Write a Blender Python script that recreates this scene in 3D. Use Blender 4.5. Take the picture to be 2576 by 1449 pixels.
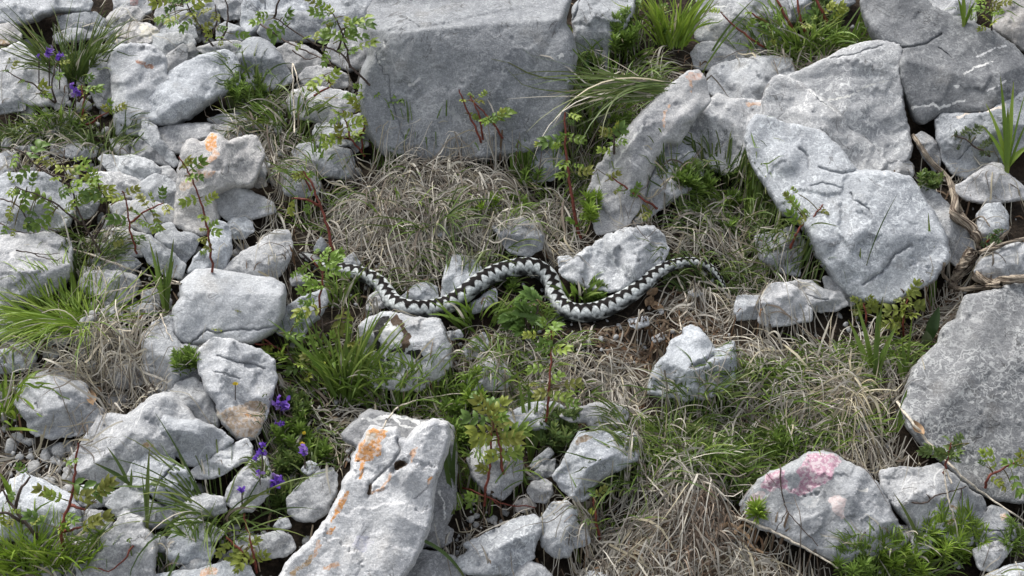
import bpy, bmesh, math, random
import numpy as np
from mathutils import Vector, Matrix, geometry
from mathutils.bvhtree import BVHTree
from math import radians, sin, cos, tan, pi

for o in list(bpy.data.objects):
    bpy.data.objects.remove(o)
S = bpy.context.scene
COL = S.collection

# ------------------------------------------------------------------ camera
W, H = 2576.0, 1449.0            # pixel frame in which positions were measured
PITCH, SLOPE, DIST, LENS = radians(30), radians(25), 1.8, 50.0
FPX = LENS / 36.0 * W
FWD = np.array([0, cos(PITCH), -sin(PITCH)])
UP = np.array([0, sin(PITCH), cos(PITCH)])
RIGHT = np.array([1.0, 0, 0])
CAM = -FWD * DIST
cd = bpy.data.cameras.new('camera')
cam = bpy.data.objects.new('camera', cd)
COL.objects.link(cam)
cam.location = CAM
cam.rotation_euler = (pi / 2 - PITCH, 0, 0)
cd.lens = LENS
cd.sensor_width = 36.0
cd.clip_start = 0.01
cd.clip_end = 500
S.camera = cam

# ------------------------------------------------------------------ light
SUN_EL, SUN_AZ = radians(58), radians(-42)      # azimuth from +Y towards +X (negative: to the left)
w = bpy.data.worlds.new('World')
S.world = w
w.use_nodes = True
nt = w.node_tree
nt.nodes.clear()
wo = nt.nodes.new('ShaderNodeOutputWorld')
bg = nt.nodes.new('ShaderNodeBackground')
sky = nt.nodes.new('ShaderNodeTexSky')
sky.sky_type = 'NISHITA'
sky.sun_disc = False
sky.sun_elevation = SUN_EL
sky.sun_rotation = SUN_AZ
sky.air_density = 1.0
sky.dust_density = 2.5
sky.ozone_density = 1.0
bg.inputs['Strength'].default_value = 0.084
hs = nt.nodes.new('ShaderNodeHueSaturation')       # thin cloud: the blue of the sky is muted
hs.inputs['Saturation'].default_value = 0.30
nt.links.new(sky.outputs[0], hs.inputs['Color'])
nt.links.new(hs.outputs[0], bg.inputs[0])
nt.links.new(bg.outputs[0], wo.inputs[0])
sd = bpy.data.lights.new('sun', 'SUN')
sd.energy = 1.5
sd.angle = radians(26)
sd.color = (1.0, 0.975, 0.94)
so = bpy.data.objects.new('sun', sd)
COL.objects.link(so)
sdir = Vector((sin(SUN_AZ) * cos(SUN_EL), cos(SUN_AZ) * cos(SUN_EL), sin(SUN_EL)))
so.rotation_euler = sdir.to_track_quat('Z', 'Y').to_euler()
so.location = (0, 0, 5)
S.view_settings.view_transform = 'Standard'
S.view_settings.look = 'None'
S.view_settings.exposure = 1.42
S.view_settings.gamma = 1.0
S.render.engine = 'CYCLES'

# ------------------------------------------------------------------ geometry helpers
NG = np.array([0, -sin(SLOPE), cos(SLOPE)])     # normal of the hillside

def ray(px, py):
    px = np.asarray(px, float); py = np.asarray(py, float)
    a = (px - W / 2) / FPX
    b = -(py - H / 2) / FPX
    return a[..., None] * RIGHT + b[..., None] * UP + FWD

def hit_plane(px, py, p0, n):
    r = ray(px, py)
    return ((p0 - CAM) @ n) / (r @ n)

def on_slope(px, py, off=0.0):
    t = hit_plane(px, py, NG * off, NG)
    return CAM + ray(px, py) * np.asarray(t)[..., None]

def to_px(P):
    d = np.asarray(P) - CAM
    t = d @ FWD
    return W / 2 + FPX * (d @ RIGHT) / t, H / 2 - FPX * (d @ UP) / t

def T(c, r, s):
    """points measured in an enlarged tile (column, row) -> frame pixels"""
    a = np.array([[float(v) for v in q.split(',')] for q in s.split()])
    return np.array([644.0 * c, 483.0 * r]) + a / 3.0

def V(s):
    return np.array([[float(v) for v in q.split(',')] for q in s.split()])

# vectorised gradient noise
_rs = np.random.RandomState(7)
_perm = np.tile(_rs.permutation(256), 3)
_grad = _rs.normal(size=(256, 3)); _grad /= np.linalg.norm(_grad, axis=1)[:, None]
def noise3(P):
    P = np.asarray(P, float)
    i = np.floor(P).astype(int); f = P - i; i &= 255
    u = f * f * f * (f * (f * 6 - 15) + 10)
    out = 0
    for dx in (0, 1):
        for dy in (0, 1):
            for dz in (0, 1):
                h = _perm[_perm[_perm[i[:, 0] + dx] + i[:, 1] + dy] + i[:, 2] + dz]
                g = _grad[h]
                d = f - np.array([dx, dy, dz])
                wgt = (u[:, 0] if dx else 1 - u[:, 0]) * (u[:, 1] if dy else 1 - u[:, 1]) * (u[:, 2] if dz else 1 - u[:, 2])
                out = out + wgt * (g * d).sum(1)
    return out * 1.5
def fbm(P, oct=4, gain=0.5):
    s = 0; a = 1
    P = np.asarray(P, float)
    for k in range(oct):
        s = s + a * noise3(P + 17.3 * k)
        P = P * 2.03; a *= gain
    return s

def facet_noise(P, seed):
    """piecewise-linear noise on a warped triangular lattice: flat facets meeting in crisp creases"""
    rs = np.random.RandomState(seed % 9973)
    tab = rs.uniform(-1, 1, 4096)
    an = rs.uniform(0, pi); c, s = cos(an), sin(an)
    W_ = np.stack([noise3(np.c_[P * .7, np.full(len(P), seed % 31 + .5)]), noise3(np.c_[P * .7, np.full(len(P), seed % 23 + 40.5)])], 1) * .45
    Q = (P + W_) @ np.array([[c, -s], [s, c]])
    x = Q[:, 0] + Q[:, 1] * .57735; y = Q[:, 1] * 1.1547
    i = np.floor(x).astype(int); j = np.floor(y).astype(int); u = x - i; v = y - j
    hv = lambda a, b: tab[(a * 7919 + b * 104729 + 13) % 4096]
    up_ = u + v > 1
    a0 = np.where(up_, hv(i + 1, j + 1), hv(i, j)); u_ = np.where(up_, 1 - u, u); v_ = np.where(up_, 1 - v, v)
    a1 = np.where(up_, hv(i, j + 1), hv(i + 1, j)); a2 = np.where(up_, hv(i + 1, j), hv(i, j + 1))
    return a0 * (1 - u_ - v_) + a1 * u_ + a2 * v_

def inside(P, poly):
    x, y = P[:, 0], P[:, 1]
    r = np.zeros(len(P), bool)
    n = len(poly)
    for i in range(n):
        x1, y1 = poly[i]; x2, y2 = poly[(i + 1) % n]
        if y1 == y2: continue
        c = (y1 > y) != (y2 > y)
        r ^= c & (x < (x2 - x1) * (y - y1) / (y2 - y1) + x1)
    return r

def seg_dist(P, poly, closed=True):
    A = poly; B = np.roll(poly, -1, 0)
    if not closed: A, B = poly[:-1], poly[1:]
    out = np.full(len(P), 1e9)
    for i in range(0, len(P), 4000):
        Q = P[i:i + 4000, None, :]
        AB = (B - A)[None]
        t = ((Q - A[None]) * AB).sum(2) / np.maximum((AB ** 2).sum(2), 1e-9)
        t = np.clip(t, 0, 1)
        D = np.linalg.norm(Q - (A[None] + t[..., None] * AB), axis=2)
        out[i:i + 4000] = D.min(1)
    return out

def resample(poly, step, closed=True):
    P = np.vstack([poly, poly[:1]]) if closed else poly
    d = np.r_[0, np.cumsum(np.linalg.norm(np.diff(P, axis=0), axis=1))]
    n = max(int(d[-1] / step), 8)
    s = np.linspace(0, d[-1], n + 1)
    if closed: s = s[:-1]
    return np.stack([np.interp(s, d, P[:, k]) for k in range(P.shape[1])], 1)

def chaikin(poly, r=0.22):
    B = np.roll(poly, -1, 0)
    return np.stack([poly * (1 - r) + B * r, poly * r + B * (1 - r)], 1).reshape(-1, 2)

def catmull(P, n):
    P = np.asarray(P, float)
    Q = np.vstack([2 * P[0] - P[1], P, 2 * P[-1] - P[-2]])
    out = []
    for i in range(len(P) - 1):
        t = np.linspace(0, 1, n, endpoint=False)[:, None]
        a, b, c, d = Q[i], Q[i + 1], Q[i + 2], Q[i + 3]
        out.append(0.5 * (2 * b + (c - a) * t + (2 * a - 5 * b + 4 * c - d) * t ** 2 + (3 * b - a - 3 * c + d) * t ** 3))
    out.append(P[-1:])
    return np.vstack(out)

def mesh_obj(name, verts, faces, mat, origin=(0, 0, 0), smooth=True, parent=None, attrs=None):
    me = bpy.data.meshes.new(name)
    v = np.asarray(verts, float) - np.asarray(origin, float)
    if isinstance(faces, np.ndarray):
        nf, k = faces.shape
        me.vertices.add(len(v)); me.vertices.foreach_set('co', v.astype(np.float32).ravel())
        me.loops.add(nf * k); me.loops.foreach_set('vertex_index', faces.astype(np.int32).ravel())
        me.polygons.add(nf); me.polygons.foreach_set('loop_start', np.arange(0, nf * k, k, dtype=np.int32))
        me.update(calc_edges=True)
    else:
        me.from_pydata(v.tolist(), [], faces)
    if smooth:
        me.polygons.foreach_set('use_smooth', np.ones(len(me.polygons), bool))
    if attrs:
        for k, a in attrs.items():
            at = me.attributes.new(k, 'FLOAT_COLOR', 'POINT')
            a = np.asarray(a, np.float32)
            if a.shape[1] == 3: a = np.c_[a, np.ones(len(a), np.float32)]
            at.data.foreach_set('color', a.ravel())
    me.materials.append(mat)
    me.update()
    o = bpy.data.objects.new(name, me)
    COL.objects.link(o)
    o.location = origin
    if parent is not None:
        o.parent = parent
        o.location = Vector(origin) - parent.location
    return o

def tag(o, label=None, cat=None, group=None, kind=None):
    if label: o['label'] = label
    if cat: o['category'] = cat
    if group: o['group'] = group
    if kind: o['kind'] = kind
    return o

def empty(name, loc):
    e = bpy.data.objects.new(name, None)
    COL.objects.link(e); e.location = loc; e.empty_display_size = 0.02
    return e

# ------------------------------------------------------------------ materials
class NT:
    def __init__(s, name):
        s.m = bpy.data.materials.new(name); s.m.use_nodes = True
        s.t = s.m.node_tree; s.t.nodes.clear()
        s.out = s.n('ShaderNodeOutputMaterial')
    def n(s, typ, **kw):
        x = s.t.nodes.new(typ)
        for k, v in kw.items(): setattr(x, k, v)
        return x
    def put(s, sock, v):
        if isinstance(v, bpy.types.NodeSocket): s.t.links.new(v, sock)
        elif v is not None: sock.default_value = v
    def math(s, op, a, b=None, c=None, clamp=False):
        x = s.n('ShaderNodeMath', operation=op, use_clamp=clamp)
        for i, v in enumerate((a, b, c)):
            if v is not None: s.put(x.inputs[i], v)
        return x.outputs[0]
    def noise(s, vec, scale, detail=4, rough=.55, dist=0.0):
        x = s.n('ShaderNodeTexNoise')
        s.put(x.inputs['Vector'], vec); s.put(x.inputs['Scale'], scale)
        s.put(x.inputs['Detail'], detail); s.put(x.inputs['Roughness'], rough); s.put(x.inputs['Distortion'], dist)
        return x.outputs['Fac']
    def step(s, v, a, b, lo=0.0, hi=1.0):
        x = s.n('ShaderNodeMapRange', interpolation_type='SMOOTHSTEP')
        s.put(x.inputs[0], v); s.put(x.inputs[1], a); s.put(x.inputs[2], b); s.put(x.inputs[3], lo); s.put(x.inputs[4], hi)
        return x.outputs[0]
    def mix(s, f, a, b, mode='MIX'):
        x = s.n('ShaderNodeMix', data_type='RGBA', blend_type=mode)
        s.put(x.inputs[0], f); s.put(x.inputs[6], a); s.put(x.inputs[7], b)
        return x.outputs[2]
    def bump(s, h, strength, dist, nrm=None):
        x = s.n('ShaderNodeBump')
        s.put(x.inputs['Strength'], strength); s.put(x.inputs['Distance'], dist); s.put(x.inputs['Height'], h)
        if nrm is not None: s.put(x.inputs['Normal'], nrm)
        return x.outputs[0]

def c4(r, g=None, b=None):
    if g is None: g = b = r
    return (r, g, b, 1)

def make_limestone():
    k = NT('limestone')
    tc = k.n('ShaderNodeTexCoord'); oi = k.n('ShaderNodeObjectInfo')
    off = k.n('ShaderNodeVectorMath', operation='MULTIPLY_ADD')
    cmb = k.n('ShaderNodeCombineXYZ')
    k.put(cmb.inputs[0], oi.outputs['Random']); k.put(cmb.inputs[1], k.math('MULTIPLY', oi.outputs['Random'], 7.3)); k.put(cmb.inputs[2], k.math('MULTIPLY', oi.outputs['Random'], 3.1))
    k.put(off.inputs[0], cmb.outputs[0]); off.inputs[1].default_value = (13, 13, 13); k.put(off.inputs[2], tc.outputs['Object'])
    p = off.outputs[0]
    fleck = oi.outputs['Alpha']
    big = k.noise(p, 9, 5, .6, .4)
    mid = k.noise(p, 42, 6, .65)
    fine = k.noise(p, 260, 4, .7)
    col = k.mix(k.step(big, .32, .68), c4(.285, .293, .308), c4(.425, .430, .435))
    col = k.mix(k.step(mid, .44, .74, 0, .7), col, c4(.57, .575, .58))           # pale crust
    col = k.mix(k.step(k.noise(p, 18, 4, .6), .56, .74, 0, .40), col, c4(.33, .30, .26))   # warm earthy film
    col = k.mix(k.step(k.noise(p, 31, 6, .7, .6), .52, .68, 0, .34), col, c4(.22, .227, .236))  # weather stains
    col = k.mix(k.step(fine, .40, .70, .0, .34), col, c4(.18, .185, .19))
    col = k.mix(k.step(k.noise(p, 420, 2, .5), .56, .67, 0, .5), col, c4(.58, .58, .575))    # pale grains
    grain = k.noise(p, 520, 4, .75)
    col = k.mix(1.0, col, k.mix(k.step(grain, .36, .64), c4(.74), c4(1.22)), 'MULTIPLY')
    streak = k.n('ShaderNodeMapping'); k.put(streak.inputs[0], p); streak.inputs['Rotation'].default_value = (.4, .5, .3); streak.inputs['Scale'].default_value = (1, 3.2, 1.4)
    col = k.mix(k.step(k.noise(streak.outputs[0], 120, 5, .7), .53, .66, 0, .5), col, c4(.62, .62, .615))
    col = k.mix(k.step(k.noise(streak.outputs[0], 85, 5, .7), .54, .68, 0, .4), col, c4(.20, .205, .215))
    spots = k.math('MULTIPLY', k.step(k.noise(p, 75, 3, .55), .60, .66), k.step(k.noise(p, 14, 3, .6), .5, .62))
    col = k.mix(k.math('MULTIPLY', spots, .35), col, c4(.11, .115, .115))                   # dark crustose specks
    # curved white shell fragments: short pieces of noise contour lines
    def contour(scale, width, d=0.0, det=1):
        n = k.noise(p, scale, det, .5, d)
        return k.math('SUBTRACT', 1.0, k.step(k.math('ABSOLUTE', k.math('SUBTRACT', n, .5)), width * .4, width))
    lo = k.math('SUBTRACT', .56, k.math('MULTIPLY', fleck, .13))
    mask = k.step(k.noise(p, 150, 2, .5), lo, k.math('ADD', lo, .08))
    sq = k.math('MULTIPLY', contour(72, .050, .7), mask)
    sq2 = k.math('MULTIPLY', contour(150, .045, .5), k.step(k.noise(p, 95, 2, .5), k.math('ADD', lo, .03), k.math('ADD', lo, .10)))
    sq = k.math('MULTIPLY', k.math('MAXIMUM', sq, sq2), k.step(k.noise(p, 17, 3, .6), .34, .56, .25, 1.0))
    col = k.mix(k.math('MULTIPLY', sq, fleck, clamp=True), col, c4(.72, .73, .72))
    # calcite veins
    vein = k.math('MULTIPLY', contour(7, .0045, .8, 3), k.step(k.noise(p, 11, 2, .5), .46, .58))
    col = k.mix(k.math('MULTIPLY', vein, .55), col, c4(.62, .62, .61))
    scr = k.math('MULTIPLY', contour(24, .008, 2.2, 2), k.step(k.noise(p, 40, 2, .5), .52, .60))
    col = k.mix(k.math('MULTIPLY', scr, .5), col, c4(.66, .66, .65))
    # hairline cracks and pits, dark film
    hair = k.math('MULTIPLY', contour(13, .006, 1.2, 4), k.step(k.noise(p, 16, 2, .5), .54, .60))
    col = k.mix(k.math('MULTIPLY', hair, .6), col, c4(.10, .095, .09))
    col = k.mix(1.0, col, oi.outputs['Color'], 'MULTIPLY')
    at = k.n('ShaderNodeAttribute', attribute_name='paint')
    pa = k.step(k.math('ADD', at.outputs['Alpha'], k.math('MULTIPLY', k.math('SUBTRACT', k.noise(p, 190, 6, .8), .5), .9)), .42, .56)
    pa = k.math('MULTIPLY', pa, k.step(at.outputs['Alpha'], .02, .12))
    bw = k.n('ShaderNodeRGBToBW'); k.put(bw.inputs[0], at.outputs['Color'])
    pal = k.mix(k.step(bw.outputs[0], .06, .28, .04, .62), at.outputs['Color'], c4(.66, .64, .62))
    pc = k.mix(k.step(k.noise(p, 240, 3, .6), .46, .56, 0, .85), at.outputs['Color'], pal)
    pc = k.mix(k.step(k.noise(p, 170, 3, .6), .57, .66, 0, .6), pc, k.mix(1.0, at.outputs['Color'], c4(.4), 'MULTIPLY'))
    col = k.mix(pa, col, pc)
    hgt = k.math('ADD', k.math('MULTIPLY', mid, 1.0), k.math('MULTIPLY', fine, .28))
    hgt = k.math('SUBTRACT', hgt, k.math('MULTIPLY', hair, .5))
    rid = k.math('SUBTRACT', 1.0, k.math('ABSOLUTE', k.math('MULTIPLY', k.math('SUBTRACT', k.noise(p, 70, 6, .72, .3), .5), 5.0)))
    hgt = k.math('ADD', hgt, k.math('MULTIPLY', rid, .22))
    hgt = k.math('ADD', hgt, k.math('MULTIPLY', k.noise(p, 150, 5, .8), .6))
    hgt = k.math('ADD', hgt, k.math('MULTIPLY', grain, .16))
    nb = k.bump(hgt, .6, .0030)
    b = k.n('ShaderNodeBsdfPrincipled')
    k.put(b.inputs['Base Color'], col); k.put(b.inputs['Roughness'], .78); k.put(b.inputs['Normal'], nb)
    b.inputs['Specular IOR Level'].default_value = .3
    k.put(k.out.inputs[0], b.outputs[0])
    return k.m

def make_leafy(name, attr='tint', rough=.5, trans=.28, spec=.35):
    k = NT(name)
    at = k.n('ShaderNodeAttribute', attribute_name=attr)
    ge = k.n('ShaderNodeNewGeometry')
    n = k.noise(ge.outputs['Position'], 240, 3, .6)
    col = k.mix(k.step(n, .3, .7, 0, .35), at.outputs['Color'], k.mix(.5, at.outputs['Color'], c4(.35, .35, .15), 'MULTIPLY'))
    b = k.n('ShaderNodeBsdfPrincipled')
    k.put(b.inputs['Base Color'], col); k.put(b.inputs['Roughness'], rough)
    b.inputs['Specular IOR Level'].default_value = spec
    t = k.n('ShaderNodeBsdfTranslucent'); k.put(t.inputs[0], col)
    mx = k.n('ShaderNodeMixShader'); k.put(mx.inputs[0], trans)
    k.put(mx.inputs[1], b.outputs[0]); k.put(mx.inputs[2], t.outputs[0])
    k.put(k.out.inputs[0], mx.outputs[0])
    return k.m

def make_soil():
    k = NT('soil')
    ge = k.n('ShaderNodeNewGeometry'); p = ge.outputs['Position']
    n = k.noise(p, 28, 7, .7); n2 = k.noise(p, 160, 5, .7)
    col = k.mix(k.step(n, .35, .65), c4(.016, .013, .010), c4(.046, .036, .028))
    col = k.mix(k.step(n2, .45, .75, 0, .7), col, c4(.085, .062, .044))
    col = k.mix(k.step(k.noise(p, 9, 3, .6), .55, .7, 0, .5), col, c4(.065, .042, .028))
    b = k.n('ShaderNodeBsdfPrincipled'); k.put(b.inputs['Base Color'], col); k.put(b.inputs['Roughness'], .95)
    b.inputs['Specular IOR Level'].default_value = .1
    k.put(b.inputs['Normal'], k.bump(k.math('ADD', n, k.math('MULTIPLY', n2, .5)), .9, .012))
    k.put(k.out.inputs[0], b.outputs[0])
    return k.m

def make_wood(name, c1, c2, c3):
    k = NT(name)
    ge = k.n('ShaderNodeNewGeometry'); p = ge.outputs['Position']
    at = k.n('ShaderNodeAttribute', attribute_name='fibre')     # (along, around, random)
    mp = k.n('ShaderNodeMapping'); k.put(mp.inputs[0], at.outputs['Vector']); mp.inputs['Scale'].default_value = (1.6, 6, 1)
    n = k.noise(mp.outputs[0], 3.0, 5, .65)
    col = k.mix(k.step(n, .40, .56), c4(*c1), c4(*c2))
    col = k.mix(k.step(k.noise(p, 60, 3, .6), .5, .75, 0, .7), col, c4(*c3))
    b = k.n('ShaderNodeBsdfPrincipled'); k.put(b.inputs['Base Color'], col); k.put(b.inputs['Roughness'], .8)
    k.put(b.inputs['Normal'], k.bump(n, 1.0, .004))
    k.put(k.out.inputs[0], b.outputs[0])
    return k.m

def make_plain(name, col, rough=.6, var=.25, scale=150, spec=.3):
    k = NT(name)
    ge = k.n('ShaderNodeNewGeometry')
    n = k.noise(ge.outputs['Position'], scale, 4, .65)
    c = k.mix(k.step(n, .3, .7), c4(*[v * (1 - var) for v in col]), c4(*[min(v * (1 + var), .9) for v in col]))
    b = k.n('ShaderNodeBsdfPrincipled'); k.put(b.inputs['Base Color'], c); k.put(b.inputs['Roughness'], rough)
    b.inputs['Specular IOR Level'].default_value = spec
    k.put(b.inputs['Normal'], k.bump(n, .4, .001))
    k.put(k.out.inputs[0], b.outputs[0])
    return k.m

def make_snake():
    k = NT('snake_skin')
    at = k.n('ShaderNodeAttribute', attribute_name='skin')
    ge = k.n('ShaderNodeNewGeometry')
    n = k.noise(ge.outputs['Position'], 500, 3, .6)
    c = k.mix(k.step(n, .3, .7, 0, .2), at.outputs['Color'], k.mix(1.0, at.outputs['Color'], c4(.6), 'MULTIPLY'))
    b = k.n('ShaderNodeBsdfPrincipled'); k.put(b.inputs['Base Color'], c); k.put(b.inputs['Roughness'], .7)
    b.inputs['Specular IOR Level'].default_value = .12
    k.put(b.inputs['Normal'], k.bump(n, .3, .0006))
    k.put(k.out.inputs[0], b.outputs[0])
    return k.m

M_LIME = make_limestone()
M_GRASS = make_leafy('grass_blade')
M_STRAW = make_leafy('dry_straw', rough=.75, trans=.12, spec=.2)
M_LEAF = make_leafy('rose_leaf', rough=.45, trans=.30)
M_PETAL = make_leafy('petal', rough=.55, trans=.35, spec=.2)
M_SOIL = make_soil()
M_STEM = make_plain('red_stem', (.17, .045, .030), .5, .4, 200)
M_TWIG = make_plain('dark_twig', (.075, .055, .045), .8, .5, 200)
M_DRYTWIG = make_plain('bleached_twig', (.54, .48, .39), .8, .4, 200)
M_ROOT = make_wood('root_wood', (.075, .048, .032), (.50, .42, .32), (.055, .035, .025))
M_SNAKE = make_snake()
M_EYE = make_plain('snake_eye', (.02, .012, .01), .15, .1, 50, .6)
M_DEAD = make_plain('dead_leaf', (.33, .22, .13), .8, .4, 90)
# ------------------------------------------------------------------ the hillside
# low mounds (frame px x, y, radius px, height m) where turf and straw have built up
MOUNDS = [(1060, 510, 170, .036), (1250, 490, 130, .018), (260, 860, 130, .035), (1740, 530, 130, .020), (1480, 900, 120, .008),
          (1700, 1150, 120, .022), (1950, 960, 110, .012), (2130, 1040, 130, .022), (1770, 1340, 110, .022), (1590, 280, 130, .022),
          (1690, 140, 110, .025), (2080, 140, 110, .02), (160, 250, 110, .015), (120, 340, 110, .010), (690, 300, 90, .008), (1330, 800, 100, .010),
          (2230, 880, 120, .012), (1650, 1400, 150, .012), (60, 1440, 120, .015)]
_mp = [on_slope(m[0], m[1]) for m in MOUNDS]
def soil_off(x, y):
    x = np.asarray(x, float); y = np.asarray(y, float)
    o = np.full(x.shape, -.028)
    ys = y / cos(SLOPE)
    for (px, py, r, h), c in zip(MOUNDS, _mp):
        rr = r * DIST / FPX
        o = o + h * np.exp(-(((x - c[0]) ** 2 + ((ys - c[1] / cos(SLOPE)) * .8) ** 2) / rr ** 2))
    P = np.stack([x.ravel() * 9, y.ravel() * 9, x.ravel() * 0], 1)
    o = o + (fbm(P, 4) * .012).reshape(x.shape)
    return o
def soil_z(x, y):
    return np.asarray(y) * tan(SLOPE) + soil_off(x, y) / cos(SLOPE)

def graded(lo, hi, step, far):
    core = np.arange(lo, hi + step, step)
    ext = []; s = step; v = 0
    while v < far:
        s *= 1.35; v += s; ext.append(v)
    ext = np.array(ext)
    return np.r_[lo - ext[::-1], core, hi + ext]
gx = graded(-.95, .95, .006, 60); gy = graded(-.75, .85, .006, 60)
GX, GY = np.meshgrid(gx, gy, indexing='ij')
GZ = soil_z(GX, GY)
nx, ny = GX.shape
idx = np.arange(nx * ny).reshape(nx, ny)
gf = np.stack([idx[:-1, :-1], idx[1:, :-1], idx[1:, 1:], idx[:-1, 1:]], -1).reshape(-1, 4)
ground = mesh_obj('ground', np.stack([GX, GY, GZ], -1).reshape(-1, 3), gf, M_SOIL)
tag(ground, 'dark brown soil of the stony hillside between the rocks', None, kind='structure')

# ------------------------------------------------------------------ rocks
BVH_V, BVH_F = [], []
_nv = 0
ROCKS = []
def rock(label, poly, tint=1.0, fleck=.42, tilt=.45, depth=.50, edge=.09, soft=.05, ridges=(), cracks=(), paint=(),
         lift=0.0, facets=None, rough=1.0, group=None, step=None, warm=-.012, name='limestone_rock', band=0.0, grow=0.0, bumps=()):
    global _nv
    seed = int(abs(poly[:, 0].sum() * 7 + poly[:, 1].sum() * 13)) % 100000
    rs = np.random.RandomState(seed)
    raw = poly
    area = 0.5 * abs((raw[:, 0] * np.roll(raw[:, 1], -1) - raw[:, 1] * np.roll(raw[:, 0], -1)).sum())
    R = math.sqrt(area / pi)
    g = step or max(3.2, min(5.0, R / 11))
    out = resample(chaikin(raw, .06), g * .9)
    nrm = np.roll(out, -1, 0) - np.roll(out, 1, 0)
    nrm = np.stack([nrm[:, 1], -nrm[:, 0]], 1); nrm /= np.maximum(np.linalg.norm(nrm, axis=1), 1e-6)[:, None]
    q = np.c_[out / 26.0, np.full(len(out), seed % 91)]
    sgn = np.sign((raw[:, 0] * np.roll(raw[:, 1], -1) - raw[:, 1] * np.roll(raw[:, 0], -1)).sum())
    q2 = np.c_[out / 9.0, np.full(len(out), seed % 71)]
    out = out + nrm * (sgn * (1.6 + .012 * R + grow) + fbm(q, 4, .6) * (1.6 + .018 * R) * rough + fbm(q2, 3, .6) * 1.1 * rough)[:, None]
    x0, y0 = out.min(0); x1, y1 = out.max(0)
    hx = np.arange(x0, x1, g); hy = np.arange(y0, y1, g * .866)
    XX, YY = np.meshgrid(hx, hy); XX[1::2] += g / 2
    pts = np.stack([XX.ravel(), YY.ravel()], 1) + rs.uniform(-.22, .22, (XX.size, 2)) * g
    keep = inside(pts, out); pts = pts[keep]
    dd = seg_dist(pts, out)
    pts = pts[dd > g * .55]
    cr = [resample(np.asarray(c[0], float), g * .55, False) for c in cracks]
    for c_ in cr:
        c_ += np.stack([fbm(np.c_[c_ / 14, np.full(len(c_), 3.3)], 3), fbm(np.c_[c_ / 14, np.full(len(c_), 9.1)], 3)], 1) * 3.0
    if cr:
        ex = []
        for c_, (_, wd, dp) in zip(cr, cracks):
            tn = np.gradient(c_, axis=0); tn /= np.maximum(np.linalg.norm(tn, axis=1), 1e-6)[:, None]
            nn = np.stack([tn[:, 1], -tn[:, 0]], 1)
            for k in (-1.6, -.7, 0, .7, 1.6): ex.append(c_ + nn * k * wd)
            pts = pts[seg_dist(pts, c_, False) > wd * 1.9]
        ex = np.vstack(ex); ex = ex[inside(ex, out)]
        ex = ex[seg_dist(ex, out) > g * .4]
        pts = np.vstack([pts, ex])
    allp = np.vstack([out, pts])
    r = geometry.delaunay_2d_cdt([Vector(p) for p in allp], [], [list(range(len(out)))], 1, 1e-5)
    P = np.array([(v.x, v.y) for v in r[0]])
    F = np.array([f for f in r[2] if len(f) == 3])
    # orientation
    a = P[F[:, 1]] - P[F[:, 0]]; b = P[F[:, 2]] - P[F[:, 0]]
    flip = (a[:, 0] * b[:, 1] - a[:, 1] * b[:, 0]) > 0
    F[flip] = F[flip][:, ::-1]
    d = seg_dist(P, out)
    ctr = P.mean(0)
    Hh = depth * R
    er = max(edge * R, 3.0)
    u = np.clip(d / er, 0, 1)
    h = Hh * .55 * np.sqrt(np.maximum(1 - (1 - u) ** 2, 0))         # rounded rim
    planes = []
    creases = []
    for (xa, ya, xb, yb, sa, sb) in ridges:
        L = math.hypot(xb - xa, yb - ya); n_ = np.array([(yb - ya) / L, -(xb - xa) / L])
        s = (P - np.array([xa, ya])) @ n_
        if sa + sb >= 0:
            planes += [Hh - sa * s, Hh + sb * s]
        else:
            creases.append((s, sa, sb))
    if facets is None: facets = 9 if not ridges else 6
    else: facets = facets + 4 if facets else 0
    a0 = rs.uniform(0, 2 * pi)
    for i in range(facets):
        an = a0 + 2 * pi * i / max(facets, 1) + rs.uniform(-.5, .5)
        sl = rs.uniform(.15, 1.0); r0 = rs.uniform(.0, .75) * R
        planes.append(Hh - sl * (((P - ctr) @ np.array([cos(an), sin(an)])) - r0))
    planes.append(np.full(len(P), Hh) + (P - ctr) @ rs.uniform(-.12, .12, 2))
    k = max(soft * R * .25, .5)
    rm = Hh * .55 * np.sqrt(np.maximum(1 - (1 - u) ** 2, 0)) / max(Hh * .55, 1e-6)
    pm = planes[0]
    for q_ in planes[1:]:
        t_ = np.clip(.5 + .5 * (q_ - pm) / k, 0, 1)
        pm = q_ * (1 - t_) + pm * t_ - k * t_ * (1 - t_)
    for s, sa, sb in creases:
        pm = pm + np.minimum(np.where(s > 0, -sa * s, sb * s * -1), .25 * Hh)
    pm = Hh * .14 + np.logaddexp(0, (pm - Hh * .14) / (Hh * .05)) * (Hh * .05)
    h = pm * rm if True else h
    h = np.where(pm > 0, h, pm * rm)
    for (bx_, by_, br_, bh_) in bumps:
        h = h + rm * bh_ * np.exp(-(((P - np.array([bx_, by_])) ** 2).sum(1) / (br_ * .62) ** 2) ** 1.3)
    # surface relief
    q3 = np.c_[P / (R * .55 + 12), np.full(len(P), seed % 53)]
    n1 = fbm(q3, 5, .52)
    q4 = np.c_[P / (R * .20 + 9), np.full(len(P), seed % 37)]
    n2 = fbm(q4, 4, .55)
    h = h + rm * rough * (n1 * (.017 * R + .8) + np.abs(n2) * -(.010 * R + .7))
    fr = .35 + .65 * min(rough, 1.3)
    h = h + rm * fr * (facet_noise(P / (R * .62 + 10), seed) * (.075 * R + 1.0) + facet_noise(P / (R * .26 + 7), seed + 5) * (.030 * R + .8))
    # fracture chips: small tilted plates with stepped borders
    nc = int(np.clip(R / 5, 5, 26))
    cc = rs.uniform([x0, y0], [x1, y1], (nc, 2)); cg = rs.normal(0, .10, (nc, 2)); co = rs.normal(0, min(.010 * R + .5, 1.5), nc)
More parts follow.
